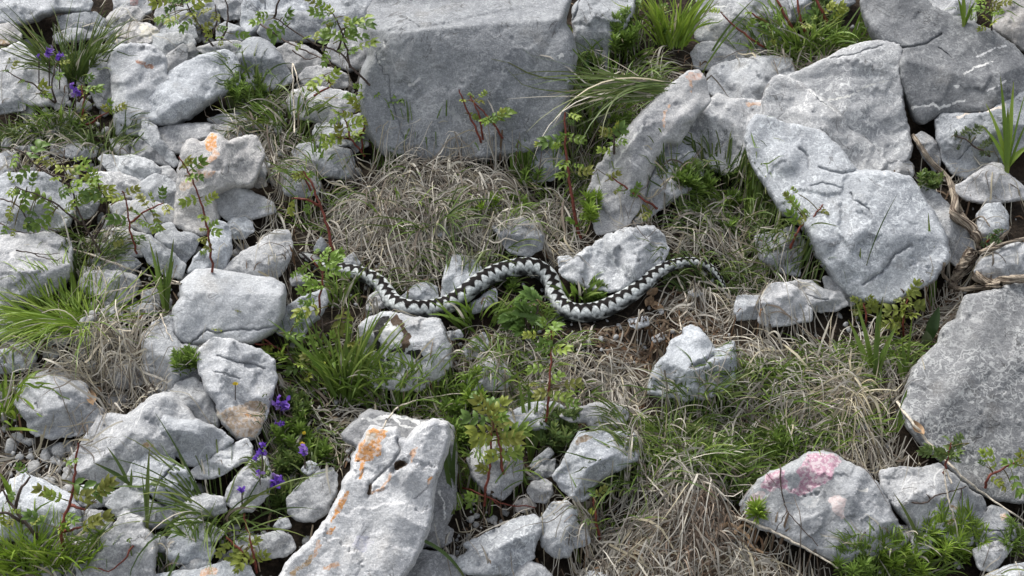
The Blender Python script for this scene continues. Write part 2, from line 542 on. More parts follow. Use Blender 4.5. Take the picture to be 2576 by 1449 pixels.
    wp = P + np.stack([n1, n2], 1) * (.16 * R)
    dc2 = ((wp[:, None] - cc[None]) ** 2 * np.array([1.0, 1.7])).sum(2)
    ci = dc2.argmin(1)
    h = h + rm * rough * np.clip(co[ci] + ((P - cc[ci]) * cg[ci]).sum(1), -.03 * R - 2, .02 * R + 1.5)
    if band:
        ang = rs.uniform(-.3, .3)
        c_ = (P @ np.array([sin(ang), cos(ang)])) / 7.0 + n1 * 1.5
        h = h + rm * band * (np.abs((c_ % 1) - .5) * 2)
    for c_, (_, wd, dp) in zip(cr, cracks):
        dc = seg_dist(P, c_, False)
        h = h - 1.5 * dp * np.exp(-(dc / (wd * .8)) ** 2)
    # base plane
    n = (1 - tilt) * NG + tilt * -FWD; n /= np.linalg.norm(n)
    ymax = P[:, 1].max()
    anch = on_slope(ctr[0], ymax, -.008)
    tp = hit_plane(P[:, 0], P[:, 1], anch, n)
    t = tp - (h + lift) * DIST / FPX
    X = CAM + ray(P[:, 0], P[:, 1]) * t[:, None]
    # closed back
    ob = [i for i in range(len(P)) if d[i] < 1e-3]
    ed = {}
    for f in F:
        for i in range(3):
            e = (f[i], f[(i + 1) % 3]); ed[e] = True
    nxt = {e[0]: e[1] for e in ed if (e[1], e[0]) not in ed}
    loop = []
    s0 = next(iter(nxt)); c0 = s0
    while True:
        loop.append(c0); c0 = nxt.get(c0)
        if c0 is None or c0 == s0 or len(loop) > len(nxt): break
    LB = X[loop]; cen = LB.mean(0)
    into = FWD * .85 - NG * .35; into /= np.linalg.norm(into)
    Rm = R * DIST / FPX
    rings = [LB]
    for sc, dp in ((.95, .30), (.78, .62), (.45, .85)):
        rings.append(cen + (LB - cen) * sc + into * dp * Rm * min(depth * 1.7, 1.1))
    capc = cen + into * Rm * .95 * min(depth * 1.7, 1.1)
    nP = len(X); m = len(loop)
    verts = np.vstack([X] + rings[1:] + [capc[None]])
    faces = [tuple(int(v) for v in f) for f in F]
    prev = list(loop)
    for ri in range(3):
        cur = [nP + ri * m + i for i in range(m)]
        for i in range(m):
            j = (i + 1) % m
            faces.append((prev[j], prev[i], cur[i], cur[j]))
        prev = cur
    for i in range(m):
        faces.append((prev[(i + 1) % m], prev[i], nP + 3 * m))
    PA = np.zeros((len(verts), 4), np.float32)
    PA[:, :3] = .35
    for (kind, shp, colr, wdt) in paint:
        shp = np.asarray(shp, float)
        wob = np.stack([fbm(np.c_[P / 15, np.full(len(P), 1.7)], 3), fbm(np.c_[P / 15, np.full(len(P), 5.9)], 3)], 1) * min(6.0, wdt * 2.2)
        Q = P + wob
        if kind == 'area':
            dist = seg_dist(Q, shp); sg = np.where(inside(Q, shp), dist, -dist)
            al = np.clip(.5 + sg / (2 * wdt), 0, 1)
        else:
            al = np.clip(1.15 - seg_dist(Q, shp, False) / (2 * wdt), 0, 1)
        hit = al > PA[:nP, 3] * .999
        hit &= al > .02
        PA[:nP][hit, :3] = colr
        PA[:nP, 3] = np.maximum(PA[:nP, 3], al)
    org = cen + into * Rm * .3
    o = mesh_obj(name, verts, faces, M_LIME, org, attrs={'paint': PA})
    tint = tint * rs.uniform(.93, 1.07); warm = warm + rs.uniform(-.022, .030)
    o.color = (tint * (1 + warm), tint, tint * (1 - warm), fleck * rs.uniform(.7, 1.3))
    tag(o, label, 'rock', group)
    BVH_V.append(verts); 
    tri = []
    for f in faces:
        if len(f) == 3: tri.append((f[0] + _nv, f[1] + _nv, f[2] + _nv))
        else: tri += [(f[0] + _nv, f[1] + _nv, f[2] + _nv), (f[0] + _nv, f[2] + _nv, f[3] + _nv)]
    BVH_F.extend(tri); _nv += len(verts)
    ROCKS.append(o)
    return o

OR = (.58, .285, .11); TAN = (.42, .30, .18); BRN = (.060, .036, .020); BLK = (.012, .011, .010); PINK = (.42, .25, .31); WHT = (.62, .62, .60); CREAM = (.62, .58, .47); PEACH = (.55, .36, .25)
def tl(c, r, *ss): return [T(c, r, s) for s in ss]

# ---- left upper group (tile 0,0)
rock('long pale slab overhanging the tall dark grass', T(0, 0, '-60,-120 560,-120 700,20 680,70 430,75 250,150 90,190 0,175 -60,170'), 1.05, tilt=.5, ridges=[(-20, 40, 220, 15, .8, .9)], lift=14)
rock('small rust-flecked stone with ragged face above the white slab with purple flowers', T(0, 0, '-50,195 90,175 165,250 160,300 70,335 -50,340'), .95, warm=.05, paint=[('line', T(0, 0, '-20,310 60,350'), TAN, 8)])
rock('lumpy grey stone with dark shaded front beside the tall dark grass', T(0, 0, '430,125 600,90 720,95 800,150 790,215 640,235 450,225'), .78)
rock('thin flat grey stone lying in the tall dark grass', T(0, 0, '400,270 510,215 650,205 780,210 765,260 640,300 420,330'), .85, lift=-4)
rock('beige banded stone with wavy layers behind the cream-topped slab', T(0, 0, '790,155 830,100 900,60 1040,50 1092,110 1060,155 960,190 860,220'), .98, warm=.05, band=4.0, step=3.0)
rock('pale stone with a faint pink patch above the banded stone', T(0, 0, '850,-60 1000,-70 1060,-20 1150,20 1140,90 1090,110 1040,55 920,60 860,80'), 1.0, paint=[('area', T(0, 0, '980,-10 1040,-10 1040,40 990,40'), (.55, .36, .34), 4)])
rock('small blunt grey stone half hidden by young rose leaves', T(0, 0, '1163,110 1200,30 1285,30 1300,110 1250,155 1180,155'), .92)
rock('squat shaded stone under the twiggy rose', T(0, 0, '1240,110 1320,55 1420,60 1440,150 1310,210 1235,185'), .85)
rock('low weathered stone below the twiggy rose', T(0, 0, '1195,270 1230,190 1400,160 1470,200 1490,285 1330,275'), .95)
rock('cream-topped flat slab, brightest of the small slabs above the leaning pair', T(0, 0, '855,230 1000,163 1120,180 1203,230 1195,270 1140,330 960,335 990,295 880,265'), 1.12, warm=.02, tilt=.25, edge=.12, facets=3, paint=[('area', T(0, 0, '1060,180 1200,235 1180,270 1060,290'), CREAM, 12)], lift=6)
rock('small dark rounded cobble beside the cream-topped slab', T(0, 0, '755,250 790,205 860,218 915,290 850,315 780,295'), .70, edge=.5)
rock('tiny pale chip under the cream-topped slab', T(0, 0, '862,315 920,296 972,305 975,345 890,350'), 1.05)
rock('white angular slab with fine veins beside the purple flowers', T(0, 0, '-70,400 20,370 150,313 230,400 330,470 450,520 495,600 512,750 480,805 330,795 220,785 130,735 40,695 -70,695'), 1.22, fleck=.1, tilt=.42, edge=.10, facets=3, soft=.05, ridges=[(-20, 128, 160, 168, .30, .25)], lift=8)
rock('grey shaded stone tucked under the white slab with purple flowers', T(0, 0, '-70,640 80,680 190,745 190,830 -70,870'), .85)
rock('tall narrow shaded stone leaning on the flank of the big pale slab', T(0, 0, '690,430 760,388 840,378 870,500 880,790 800,835 740,815 680,690 660,600'), .78, fleck=.2, tilt=.6, ridges=[(250, 130, 235, 260, .5, .4)])
rock('flat chip lying on top of the tall narrow shaded stone', T(0, 0, '690,350 840,333 895,360 770,398 690,425'), .95, edge=.12, lift=4)
rock('big pale slab with a torn edge standing behind the leaning slab', T(0, 0, '840,565 818,510 840,400 890,348 1000,328 1150,345 1255,430 1250,560 1310,610 1200,760 1130,860 1150,930 1190,1000 1090,1030 1000,1022 880,1025 860,900 848,700'), 1.15, fleck=.15, tilt=.62, edge=.10, ridges=[(278, 180, 288, 330, .25, .9)], facets=2, soft=.06, paint=[('line', T(0, 0, '1045,462 1155,512'), (.30, .17, .12), 3)], lift=4)
rock('grey wedge behind the big pale slab', T(0, 0, '1100,350 1150,265 1330,248 1450,265 1480,330 1410,360 1300,390 1250,440 1180,370'), .92, tilt=.35)
rock('small upright stone between the big pale slab and the leaning slab', T(0, 0, '1235,460 1290,390 1380,333 1412,360 1412,430 1350,520 1260,590 1232,545'), .95, tilt=.6, facets=4)
rock('dark piece standing in for the shadow behind the small upright stone', T(0, 0, '1380,350 1450,325 1500,400 1420,470 1370,450'), .62)  # dark-tinted piece put in place of a shadow between the stones
rock('leaning slab with a speckled broad back and rounded lower front', T(0, 0, '1008,690 1080,610 1250,560 1360,490 1500,418 1720,372 1780,430 1805,500 1803,625 1700,695 1560,775 1430,875 1300,935 1180,945 1090,895 1075,840 1105,800 1030,760'), 1.08, fleck=.5, tilt=.45, depth=.62, edge=.16, ridges=[(355, 285, 605, 205, .42, .75)], facets=2, lift=24)
rock('weathered stone behind the leaning slab, mostly covered by it', T(0, 0, '1470,365 1600,325 1760,305 1880,340 1880,410 1800,450 1720,385 1560,420'), .95)
rock('rounded grey stone under the twiggy rose shoots', T(0, 0, '1630,210 1700,165 1780,190 1840,230 1840,310 1640,310'), .88)
rock('blocky pale stone between two twiggy roses', T(0, 0, '1540,-60 1835,-60 1815,135 1700,155 1630,60'), .98)
rock('flat pale slab above the rust-stained boulder', T(0, 0, '1145,980 1290,943 1480,928 1620,938 1740,958 1855,1010 1740,1055 1700,1085 1600,1040 1410,1080 1380,1155 1300,1160 1230,1085'), 1.08, tilt=.3, edge=.12, facets=3, ridges=[(400, 345, 600, 345, .3, .5)])
rock('slanting narrow stone below the big pale slab', T(0, 0, '1065,890 1180,950 1225,1060 1300,1150 1350,1230 1315,1265 1250,1215 1160,1125 1045,1015 1075,970'), .88, lift=4)
rock('dark slate-coloured wedge below the slanting narrow stone', T(0, 0, '988,1165 1000,1080 1050,1033 1160,1118 1240,1190 1285,1255 1190,1235 1080,1185'), .72, fleck=.1, facets=3, soft=.04, lift=6)
rock('small grey stone behind the curled grass beside the slate wedge', T(0, 0, '825,1050 900,1028 990,1040 1005,1090 985,1175 900,1175 850,1115'), .9)
rock('low grey stone behind the lime-green rose leaves', T(0, 0, '405,1100 470,1068 620,1062 745,1110 720,1180 560,1200 440,1170'), .95)
rock('long flat stone shaped like a tongue beside the rust-stained boulder', T(0, 0, '743,1195 770,1168 900,1178 1020,1173 1150,1218 1215,1280 1195,1325 1110,1335 1080,1385 960,1330 820,1295'), 1.05, edge=.14, ridges=[(250, 405, 400, 430, .4, .4)], facets=2, lift=6)
rock('pale squarish stone under the tongue-shaped flat stone', T(0, 0, '675,1310 720,1298 900,1303 1050,1358 1075,1390 1030,1480 900,1520 720,1490 695,1400'), 1.05, fleck=.6)
rock('triangular grey stone beside the foot of the rust-stained boulder', T(0, 0, '1005,1450 1060,1380 1170,1308 1260,1340 1345,1400 1355,1500 1300,1560 1100,1560 1000,1520'), .92)
rock('thin wedge above the triangular grey stone', T(0, 0, '1185,1260 1280,1255 1355,1340 1345,1410 1260,1350 1185,1315'), .9)
rock('boulder with rust-orange stains and a bent red rose shoot before it', T(0, 0, '1355,1250 1378,1130 1410,1060 1450,1043 1520,1083 1545,1070 1590,1008 1645,1008 1720,1070 1830,1028 1930,1028 1995,1160 1940,1300 1900,1395 1720,1420 1600,1465 1640,1650 1530,1770 1420,1750 1315,1700 1335,1400'), .98, warm=.02, tilt=.6, depth=.6, ridges=[(455, 400, 640, 375, .35, .35)], facets=4,
     paint=[('area', T(0, 0, '1540,1070 1590,1010 1640,1030 1640,1110 1590,1140 1545,1130'), OR, 5), ('line', T(0, 0, '1610,1130 1640,1170 1560,1230 1500,1250'), PEACH, 5), ('area', T(0, 0, '1340,1420 1450,1280 1560,1290 1480,1380 1400,1440'), (.46, .37, .29), 10), ('line', T(0, 0, '1510,1310 1560,1330 1620,1300'), PEACH, 5)], lift=8)
rock('blue-grey flat slab set against the rust-stained boulder', T(0, 0, '1595,1440 1690,1378 1800,1398 1960,1478 2055,1520 2085,1600 1900,1655 1730,1668 1640,1610'), .95, fleck=.1, facets=3, edge=.12, lift=6)
rock('small grey stone behind the bushy lime-leaved rose', T(0, 0, '-50,1180 60,1138 135,1180 95,1280 40,1350 -50,1390'), .95)
rock('brownish pebble beside the rust-stained boulder', T(0, 0, '1895,1335 1985,1290 2015,1400 1940,1420 1895,1390'), .85, warm=.08)

# ---- upper middle (tile 1,0)
rock('broad pale rock above the arching dark twig', T(1, 0, '-105,30 -60,-80 490,-80 490,10 530,120 430,112 200,105 60,115 20,190 -60,275 -115,180'), 1.05, tilt=.45, lift=6, cracks=[(T(1, 0, '75,-20 70,60 85,110'), 2.0, 5)])
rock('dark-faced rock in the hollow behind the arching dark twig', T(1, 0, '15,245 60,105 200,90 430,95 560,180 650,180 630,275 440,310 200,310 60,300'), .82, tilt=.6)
rock('grey rounded rock leaning on the shoulder of the great block', T(1, 0, '480,-80 960,-80 870,50 840,130 838,240 720,280 630,250 550,190 490,100'), .95, tilt=.5, edge=.3)
rock('round-backed stone with pale striped top and dark front', T(1, 0, '-130,340 -60,288 30,285 120,330 200,440 265,560 285,605 200,650 60,690 -100,630 -150,440'), .88, fleck=.2, tilt=.5, edge=.4, ridges=[(600, 140, 720, 150, .5, .8)], facets=1, band=1.5)
rock('shaded stone wedged behind the round-backed stone', T(1, 0, '150,370 260,318 380,348 500,420 530,510 400,520 300,570 210,480'), .88)
rock('small weathered stone above the smooth pale cobble', T(1, 0, '325,575 380,508 470,498 600,518 695,570 700,650 560,675 440,655 350,630'), .98)
rock('smooth pale cobble beside the great block', T(1, 0, '235,760 270,688 350,658 500,658 700,698 775,740 770,810 690,890 640,930 560,960 420,910 280,890'), 1.08, edge=.35, ridges=[(735, 250, 890, 270, .4, .4)], facets=2)
rock('blunt upright grey stone behind the leafy rose beside the great block', T(1, 0, '425,990 460,938 540,928 680,968 705,1000 705,1090 560,1130 450,1100'), .95, tilt=.6)
rock('squared grey stone with a sharp pale upper corner in the dry grass', T(1, 0, '278,1140 330,1088 430,1078 450,1140 560,1095 720,1135 745,1230 720,1340 560,1345 440,1310 320,1290 285,1210'), .80, tilt=.6, facets=5, soft=.04)
rock('small pale wedge in the straw beside the blue-grey slab', T(1, 0, '-35,1250 40,1208 105,1240 65,1355 0,1410 -65,1390'), 1.05)
rock('low grey stone in the straw under a single lime leaf', T(1, 0, '185,1310 280,1248 430,1298 490,1380 470,1470 330,1490 210,1470'), .85, lift=10)
rock('great square grey block with pale worn top, largest rock uphill of the snake',
     V('918,75 926,28 955,-20 1120,-40 1300,-40 1442,-35 1426,25 1420,60 1440,92 1450,140 1438,220 1426,290 1405,355 1330,385 1200,405 1060,405 962,388 922,330 903,250 911,180 928,140'), .70, fleck=.45, warm=-.025, tilt=.78, depth=.50, edge=.07, soft=.10, rough=.3,
     ridges=[(930, 84, 1440, 60, 1.6, .26), (962, 400, 952, 60, .9, .05)], facets=0, lift=10,
     cracks=[(T(1, 0, '905,410 925,490 950,510 960,560 1000,565 1008,640 1015,710 1050,830 1090,960 1110,1040'), 1.3, 3.2), (T(1, 0, '1115,140 1190,165 1230,210'), 2.0, 4), (T(1, 0, '1010,232 1230,210 1400,190 1600,140 1900,80 2100,60'), 5.0, 5)],
     paint=[('area', T(1, 0, '955,310 975,310 970,350 955,345'), WHT, 2), ('area', T(1, 0, '1060,415 1085,400 1080,420'), WHT, 2), ('line', T(1, 0, '930,470 970,440'), WHT, 2), ('line', T(1, 0, '1165,650 1230,590'), (.5, .5, .5), 3), ('area', T(2, 0, '340,425 380,390 390,430 350,445'), WHT, 3)])
rock('cracked-off shoulder of the great block above the sedge leaves', V('1440,22 1478,-25 1605,-25 1592,40 1566,85 1535,120 1520,190 1470,215 1448,170 1444,110'), .84, tilt=.7, edge=.10, ridges=[(1440, 30, 1600, 14, 1.0, .1)], facets=1, cracks=[(T(2, 0, '510,10 500,60 480,120 450,170 450,260'), 2.5, 8)])

# ---- upper right (tiles 2,0 and 3,0)
rock('rounded boulder with pale vein lines behind the rose shoots', T(2, 0, '1375,180 1400,60 1380,-90 2040,-90 2110,130 2010,330 1900,400 1850,415 1760,420 1640,390 1520,310 1380,295'), .88, warm=.02, edge=.35, tilt=.55, ridges=[(1770, 45, 1960, 40, .4, .6)], facets=2,
     paint=[('line', T(2, 0, '1470,130 1490,70 1550,45 1650,60'), WHT, 1.5), ('line', T(2, 0, '1640,180 1620,260 1660,330'), WHT, 1.5), ('line', T(2, 0, '1440,170 1500,250 1560,290'), (.5, .48, .45), 1.5)])
rock('low grey triangular stone below the rounded vein-lined boulder', T(2, 0, '1345,405 1400,338 1470,308 1600,328 1700,388 1755,440 1620,500 1480,530 1380,510'), .80, edge=.3, ridges=[(1760, 120, 1880, 150, .4, .5)], facets=1)
rock('flat pale-veined slab behind the pink-tipped leaning slab', T(2, 0, '1470,570 1520,498 1700,448 1930,418 2110,440 2140,560 2100,710 1940,790 1770,785 1560,750 1470,710'), .95, tilt=.25, edge=.12, facets=3)
rock('grey stone sunk in the grass beside the great block', T(2, 0, '615,790 640,638 760,655 880,718 945,850 870,920 740,975 640,920'), .80)
rock('small pale stone under the straw by the red thorny stem', T(2, 0, '65,1230 130,1148 240,1098 380,1118 405,1200 320,1350 180,1380'), .95)
rock('long leaning slab with a pink-tinged tip and diagonal white veins', T(2, 0, '1255,600 1340,538 1410,532 1452,600 1492,760 1400,855 1292,1025 1270,1078 1160,1084 1130,1145 1060,1275 1010,1405 980,1535 940,1605 880,1690 760,1750 640,1765 615,1680 588,1560 578,1450 640,1268 700,1178 870,968 1000,828 1150,678'), 1.0, fleck=.25, tilt=.62, edge=.14, depth=.55, ridges=[(1535, 480, 1740, 200, .30, .75), (1480, 500, 1560, 330, .3, .2)], facets=1, lift=16,
     paint=[('area', T(2, 0, '1300,570 1400,535 1440,560 1430,600 1340,600'), (.58, .40, .33), 6), ('line', T(2, 0, '1355,610 1350,690'), PEACH, 3), ('line', T(2, 0, '1190,800 1155,850 1150,960'), PEACH, 3), ('line', T(2, 0, '990,950 820,1180 640,1420'), WHT, 2.2), ('line', T(2, 0, '900,1180 760,1300 640,1430'), (.5, .5, .5), 1.5), ('line', T(2, 0, '980,1100 1060,1180'), WHT, 1.5), ('line', T(2, 0, '880,1200 1000,1290'), (.55, .55, .55), 1.3)])
rock('split-off wedge beside the long leaning slab, crossed by white veins', T(2, 0, '1163,1092 1275,1083 1350,1128 1392,1180 1435,1240 1435,1330 1340,1430 1160,1550 1010,1650 900,1710 960,1590 1014,1425 1066,1285'), .98, grow=2, fleck=.25, tilt=.55, edge=.14, facets=3, lift=8,
     paint=[('line', T(2, 0, '1100,1290 1180,1220 1340,1150'), WHT, 2.0), ('line', T(2, 0, '1020,1390 1140,1260'), WHT, 1.6), ('line', T(2, 0, '1050,1440 1230,1340'), (.55, .55, .55), 1.4)])
rock('whitish rock saddle between the leaning slab and the big jointed boulder', T(2, 0, '1285,1015 1380,870 1480,780 1550,723 1640,758 1760,768 1930,778 2000,805 1970,890 1860,880 1785,970 1765,1110 1725,1250 1600,1310 1420,1195 1345,1125 1278,1075'), 1.08, grow=5, fleck=.4, tilt=.5, ridges=[(1730, 300, 1900, 285, .5, .35)], facets=2, paint=[('area', T(2, 0, '1760,770 1880,775 1860,800 1770,800'), PEACH, 5)])
rock('big jointed boulder with a straight crack, beside the whitish saddle', T(3, 0, '125,602 300,528 430,468 560,388 700,343 870,318 982,333 1003,380 992,480 982,560 1002,690 1012,850 1042,980 1072,1090 1062,1175 1020,1215 870,1215 745,1085 565,905 435,775 280,675'), .98, grow=5, fleck=.6, tilt=.55, depth=.42, edge=.05, soft=.08, rough=.7, ridges=[(1990, 210, 2200, 110, 1.0, .2)], facets=2, lift=16,
     cracks=[(T(3, 0, '480,440 640,410 760,370 860,345'), 1.6, 4)], paint=[('line', T(3, 0, '440,760 620,720 760,640 920,605'), (.60, .60, .56), 1.8)])
rock('middle tier of the jointed boulder, below its straight crack', T(3, 0, '-25,760 0,690 30,618 90,583 160,598 305,690 455,790 585,920 745,1080 882,1230 862,1268 760,1315 680,1290 560,1170 410,1020 300,980 120,960 -5,900'), .96, grow=6, fleck=.65, tilt=.5, depth=.5, edge=.10, rough=.8, facets=3, lift=12, cracks=[(T(3, 0, '405,990 430,1050 520,1140 590,1210 640,1290'), 2.2, 6), (T(3, 0, '310,690 360,740 440,790 470,820'), 1.5, 3)],
     paint=[('line', T(3, 0, '310,680 380,730 440,790 500,830'), WHT, 1.6), ('line', T(3, 0, '300,680 290,760 240,840'), (.55, .55, .55), 1.4)])
rock('small pale block wedged at the foot of the jointed boulder', T(3, 0, '858,1213 1042,1208 1092,1258 1082,1325 960,1340 868,1305'), 1.05, grow=4, fleck=.5)
rock('pale speckled boulder with a round knob and a curved crack beside the dry root', V('1877,362 1880,322 1902,288 1932,294 1972,312 2008,316 2068,332 2110,372 2156,430 2232,432 2286,446 2314,480 2344,530 2384,600 2389,650 2352,704 2246,762 2150,754 2098,702 2056,640 2033,590 2008,545 1965,532 1950,500 1918,452 1890,410'), 1.06, fleck=.6, tilt=.42, depth=.36, edge=.06, rough=.6, ridges=[(1900, 420, 2120, 560, .30, .10), (2120, 600, 2330, 500, .22, .30)], facets=1, lift=10, step=4.6,
     bumps=[(1978, 402, 52, 26), (2150, 480, 120, 10), (2250, 560, 150, 12)],
     cracks=[(T(3, 1, '715,695 860,605 905,545 950,470 1010,440 1080,400'), 3.2, 9), (T(3, 1, '625,0 640,50 720,100 770,150 790,190'), 2.4, 7), (V('2062,420 2090,432 2120,436 2150,430'), 3.0, 7), (T(3, 0, '240,1120 300,1180 310,1260'), 4.0, 8), (T(3, 0, '330,1400 420,1380 560,1420'), 2.0, 4)])
rock('dark speckled rock behind the dry twisted root', T(3, 1, '1140,-30 1220,-30 1350,98 1450,248 1550,320 1545,450 1440,550 1350,490 1300,310 1190,110'), .78, grow=5, fleck=.7, tilt=.5)
rock('small jagged stone in the dark gap under the overhanging dark boulder', T(3, 0, '1095,1030 1160,993 1220,1028 1285,1080 1310,1200 1270,1300 1180,1190 1135,1105'), .85, tilt=.6)
rock('dark blue-grey overhanging boulder with white flecks and a broken corner', T(3, 0, '702,0 725,-90 1130,-90 1240,58 1500,158 1700,238 1840,338 1930,428 2010,600 1960,710 1835,768 1655,860 1400,858 1305,858 1180,930 1128,902 1055,760 985,600 977,490 1000,362 860,322 795,240 745,150'), .50, warm=-.03, fleck=.55, tilt=.52, depth=.5, edge=.15, rough=.7, ridges=[(2230, 170, 2560, 260, .55, .35), (2190, 60, 2360, 115, .3, .3)], facets=1, lift=60,
     cracks=[(T(3, 0, '1000,362 1110,350 1200,330 1250,290 1310,255'), 2.2, 7), (T(3, 0, '1280,360 1350,400 1410,468'), 1.6, 4)],
     paint=[('line', T(3, 0, '1090,815 1180,800 1240,785 1300,815 1380,790 1480,750'), WHT, 2.2), ('line', T(3, 0, '1480,560 1560,510 1690,470'), (.6, .6, .58), 1.8), ('line', T(3, 0, '1580,430 1700,370 1800,345'), (.55, .55, .55), 1.6), ('area', T(3, 0, '1395,640 1450,650 1440,672 1400,660'), WHT, 2), ('line', T(3, 0, '1640,690 1740,650 1800,600'), (.55, .55, .55), 1.4)])
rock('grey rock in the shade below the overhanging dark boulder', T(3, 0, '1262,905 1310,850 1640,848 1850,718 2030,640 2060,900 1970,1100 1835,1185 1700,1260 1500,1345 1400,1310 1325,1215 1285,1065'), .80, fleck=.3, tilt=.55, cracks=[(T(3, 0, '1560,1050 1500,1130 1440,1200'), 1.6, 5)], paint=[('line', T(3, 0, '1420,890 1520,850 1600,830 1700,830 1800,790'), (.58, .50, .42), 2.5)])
rock('grey rock beside the thick-leaved sapling shoot', T(3, 0, '1685,215 1720,80 1695,-90 2040,-90 2040,450 1885,348 1780,278'), .82, warm=.03)
rock('pale flat rock behind the overhanging dark boulder', T(3, 0, '1120,-90 1560,-90 1570,165 1430,170 1240,70'), 1.0)
rock('sharp-edged white stone beside the dry twisted root', T(3, 0, '1415,1400 1480,1368 1590,1288 1700,1222 1762,1238 1800,1298 1890,1378 1970,1440 1955,1505 1830,1518 1620,1535 1500,1510 1435,1465'), 1.25, fleck=.1, warm=.01, tilt=.5, facets=5, soft=.03, edge=.1, ridges=[(2420, 475, 2560, 440, .4, .6)], lift=6)
rock('egg-shaped grey stone under the sharp-edged white stone', T(3, 1, '1575,170 1640,98 1750,78 1815,170 1815,280 1745,380 1650,430 1595,340'), .85, edge=.5)
rock('smooth pale stone cradled by the fork of the dry root', T(3, 1, '1552,600 1600,498 1730,418 1850,383 2030,385 2030,640 1860,668 1700,665 1600,660'), 1.02, edge=.35, paint=[('line', T(3, 1, '1650,560 1800,490 2000,440'), WHT, 1.6)])
rock('great dark slab crowded with white curled fossils', T(3, 1, '1052,1450 1100,1328 1180,1238 1290,1148 1310,1048 1350,998 1440,958 1460,858 1490,788 1600,768 1740,738 1800,688 1870,672 2060,690 2110,1500 2110,2330 1900,2345 1700,2320 1500,2220 1280,2010 1145,1890 1042,1760 1002,1640'), .56, fleck=1.15, tilt=.35, depth=.30, edge=.05, facets=0, rough=.35, ridges=[(2290, 1080, 2560, 830, .25, .2)])
rock('small shaded block beside the white block in the straw', T(2, 1, '1675,900 1700,785 1880,783 1898,850 1855,955 1700,970'), .88, tilt=.6, lift=12)
rock('white block with a clean edge in the straw under the curved-crack boulder', T(3, 1, '-55,790 0,698 120,688 190,698 272,790 335,900 325,970 150,1000 0,1020 -75,980'), 1.14, fleck=.15, facets=4, soft=.04, tilt=.5, ridges=[(1920, 745, 2020, 735, .4, .4)], lift=19)
rock('grey cracked stone resting against the white block in the straw', T(3, 1, '125,692 230,662 330,678 430,738 560,758 605,850 520,900 330,900 272,795 190,703'), .90, fleck=.3, cracks=[(T(3, 1, '290,770 360,800 450,815'), 1.6, 5)], lift=10)
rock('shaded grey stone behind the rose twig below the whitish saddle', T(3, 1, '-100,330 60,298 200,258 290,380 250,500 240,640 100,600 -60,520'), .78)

# ---- middle (tiles 1,1 and 2,1)
rock('rough white rock with a pitted face behind the snake', T(2, 1, '365,592 430,528 550,438 700,338 830,278 980,258 1085,268 1135,320 1185,430 1155,525 1080,560 980,650 860,740 740,760 600,730 500,690 395,645'), 1.10, fleck=.5, tilt=.5, depth=.65, rough=1.8, ridges=[(1430, 660, 1660, 630, .45, .55), (1645, 660, 1640, 570, .5, .2)], facets=2, lift=4)
rock('tiny pale crumb of rock beside the rough white rock', T(2, 1, '345,492 420,478 465,512 405,565 355,565'), 1.1)
rock('white peaked rock with a dark slit, below the snake tail', T(2, 1, '1035,1430 1080,1308 1160,1238 1190,1128 1300,1078 1288,1030 1360,1003 1422,1040 1472,1100 1530,1192 1600,1158 1675,1128 1690,1300 1670,1470 1500,1550 1300,1580 1030,1520'), 1.02, fleck=.3, tilt=.5, ridges=[(1760, 900, 1690, 980, .3, .4)], facets=3, cracks=[(T(2, 1, '1365,1320 1430,1290 1510,1240'), 6.0, 14)], lift=24)
rock('small pale flake in the dead litter under the snake tail', T(2, 1, '878,962 1022,938 1035,1000 940,1035 888,1005'), 1.05, lift=6)
rock('grey chip among the dead litter beside the white peaked rock', T(2, 1, '1055,1102 1140,1058 1155,1110 1070,1135'), .85, lift=5)
rock('grey chip in the litter under the tail tip', T(2, 1, '1330,760 1400,730 1440,770 1380,800'), .85, lift=5)
rock('dark half-buried stone at the rim of the straw above the rough white rock', T(2, 1, '-150,260 0,188 120,208 245,330 225,430 120,485 -20,460'), .62, lift=26)
rock('pale stone peeping from the straw mat between green tufts', T(1, 1, '1275,180 1350,158 1450,198 1500,278 1535,335 1350,340'), 1.0, lift=30)
rock('white triangular stone behind the middle bend of the snake', T(1, 1, '1405,680 1440,538 1490,478 1550,472 1630,518 1705,580 1690,660 1600,720 1520,770 1405,800'), 1.15, fleck=.15, tilt=.55, facets=3, soft=.06, lift=5)
rock('small grey stone inside the first bend of the snake', T(1, 1, '835,840 860,778 930,738 978,800 975,870 900,890 835,890'), .92, lift=6)
rock('rock with black and brown lichen patches under the first bend of the snake', T(1, 1, '775,1010 850,948 970,905 1090,925 1250,955 1385,955 1425,1040 1465,1200 1468,1310 1400,1420 1330,1430 1260,1490 1100,1510 880,1470 820,1320 812,1150'), 1.0, fleck=.25, tilt=.5, facets=3, ridges=[(905, 850, 1120, 860, .35, .4)], step=3.2,
     paint=[('area', T(1, 1, '885,1080 900,960 960,940 1000,930 1010,975 970,1000 950,1080 930,1110 940,1200 900,1200 885,1140'), BLK, 2.5), ('area', T(1, 1, '1010,960 1060,930 1110,960 1115,1020 1165,1060 1170,1100 1150,1180 1100,1195 1095,1130 1105,1070 1090,1010 1030,1010'), BRN, 2.5), ('line', T(1, 1, '1020,1205 1070,1195 1110,1190'), BLK, 5), ('area', T(1, 1, '1110,1230 1190,1185 1230,1195 1260,1240 1240,1270 1190,1245'), BLK, 2.5), ('area', T(1, 1, '985,1260 1010,1250 1030,1280 1000,1300'), BLK, 2), ('area', T(1, 1, '970,1140 1020,1110 1050,1130 1000,1170'), (.06, .06, .06), 3), ('area', T(1, 1, '940,1010 1010,980 1080,1030 1080,1120 1000,1180 950,1100'), (.55, .56, .55), 4)])
rock('tiny chip beside the lichen-patched rock', T(1, 1, '1435,1062 1540,1038 1565,1092 1480,1118'), .9, lift=4)
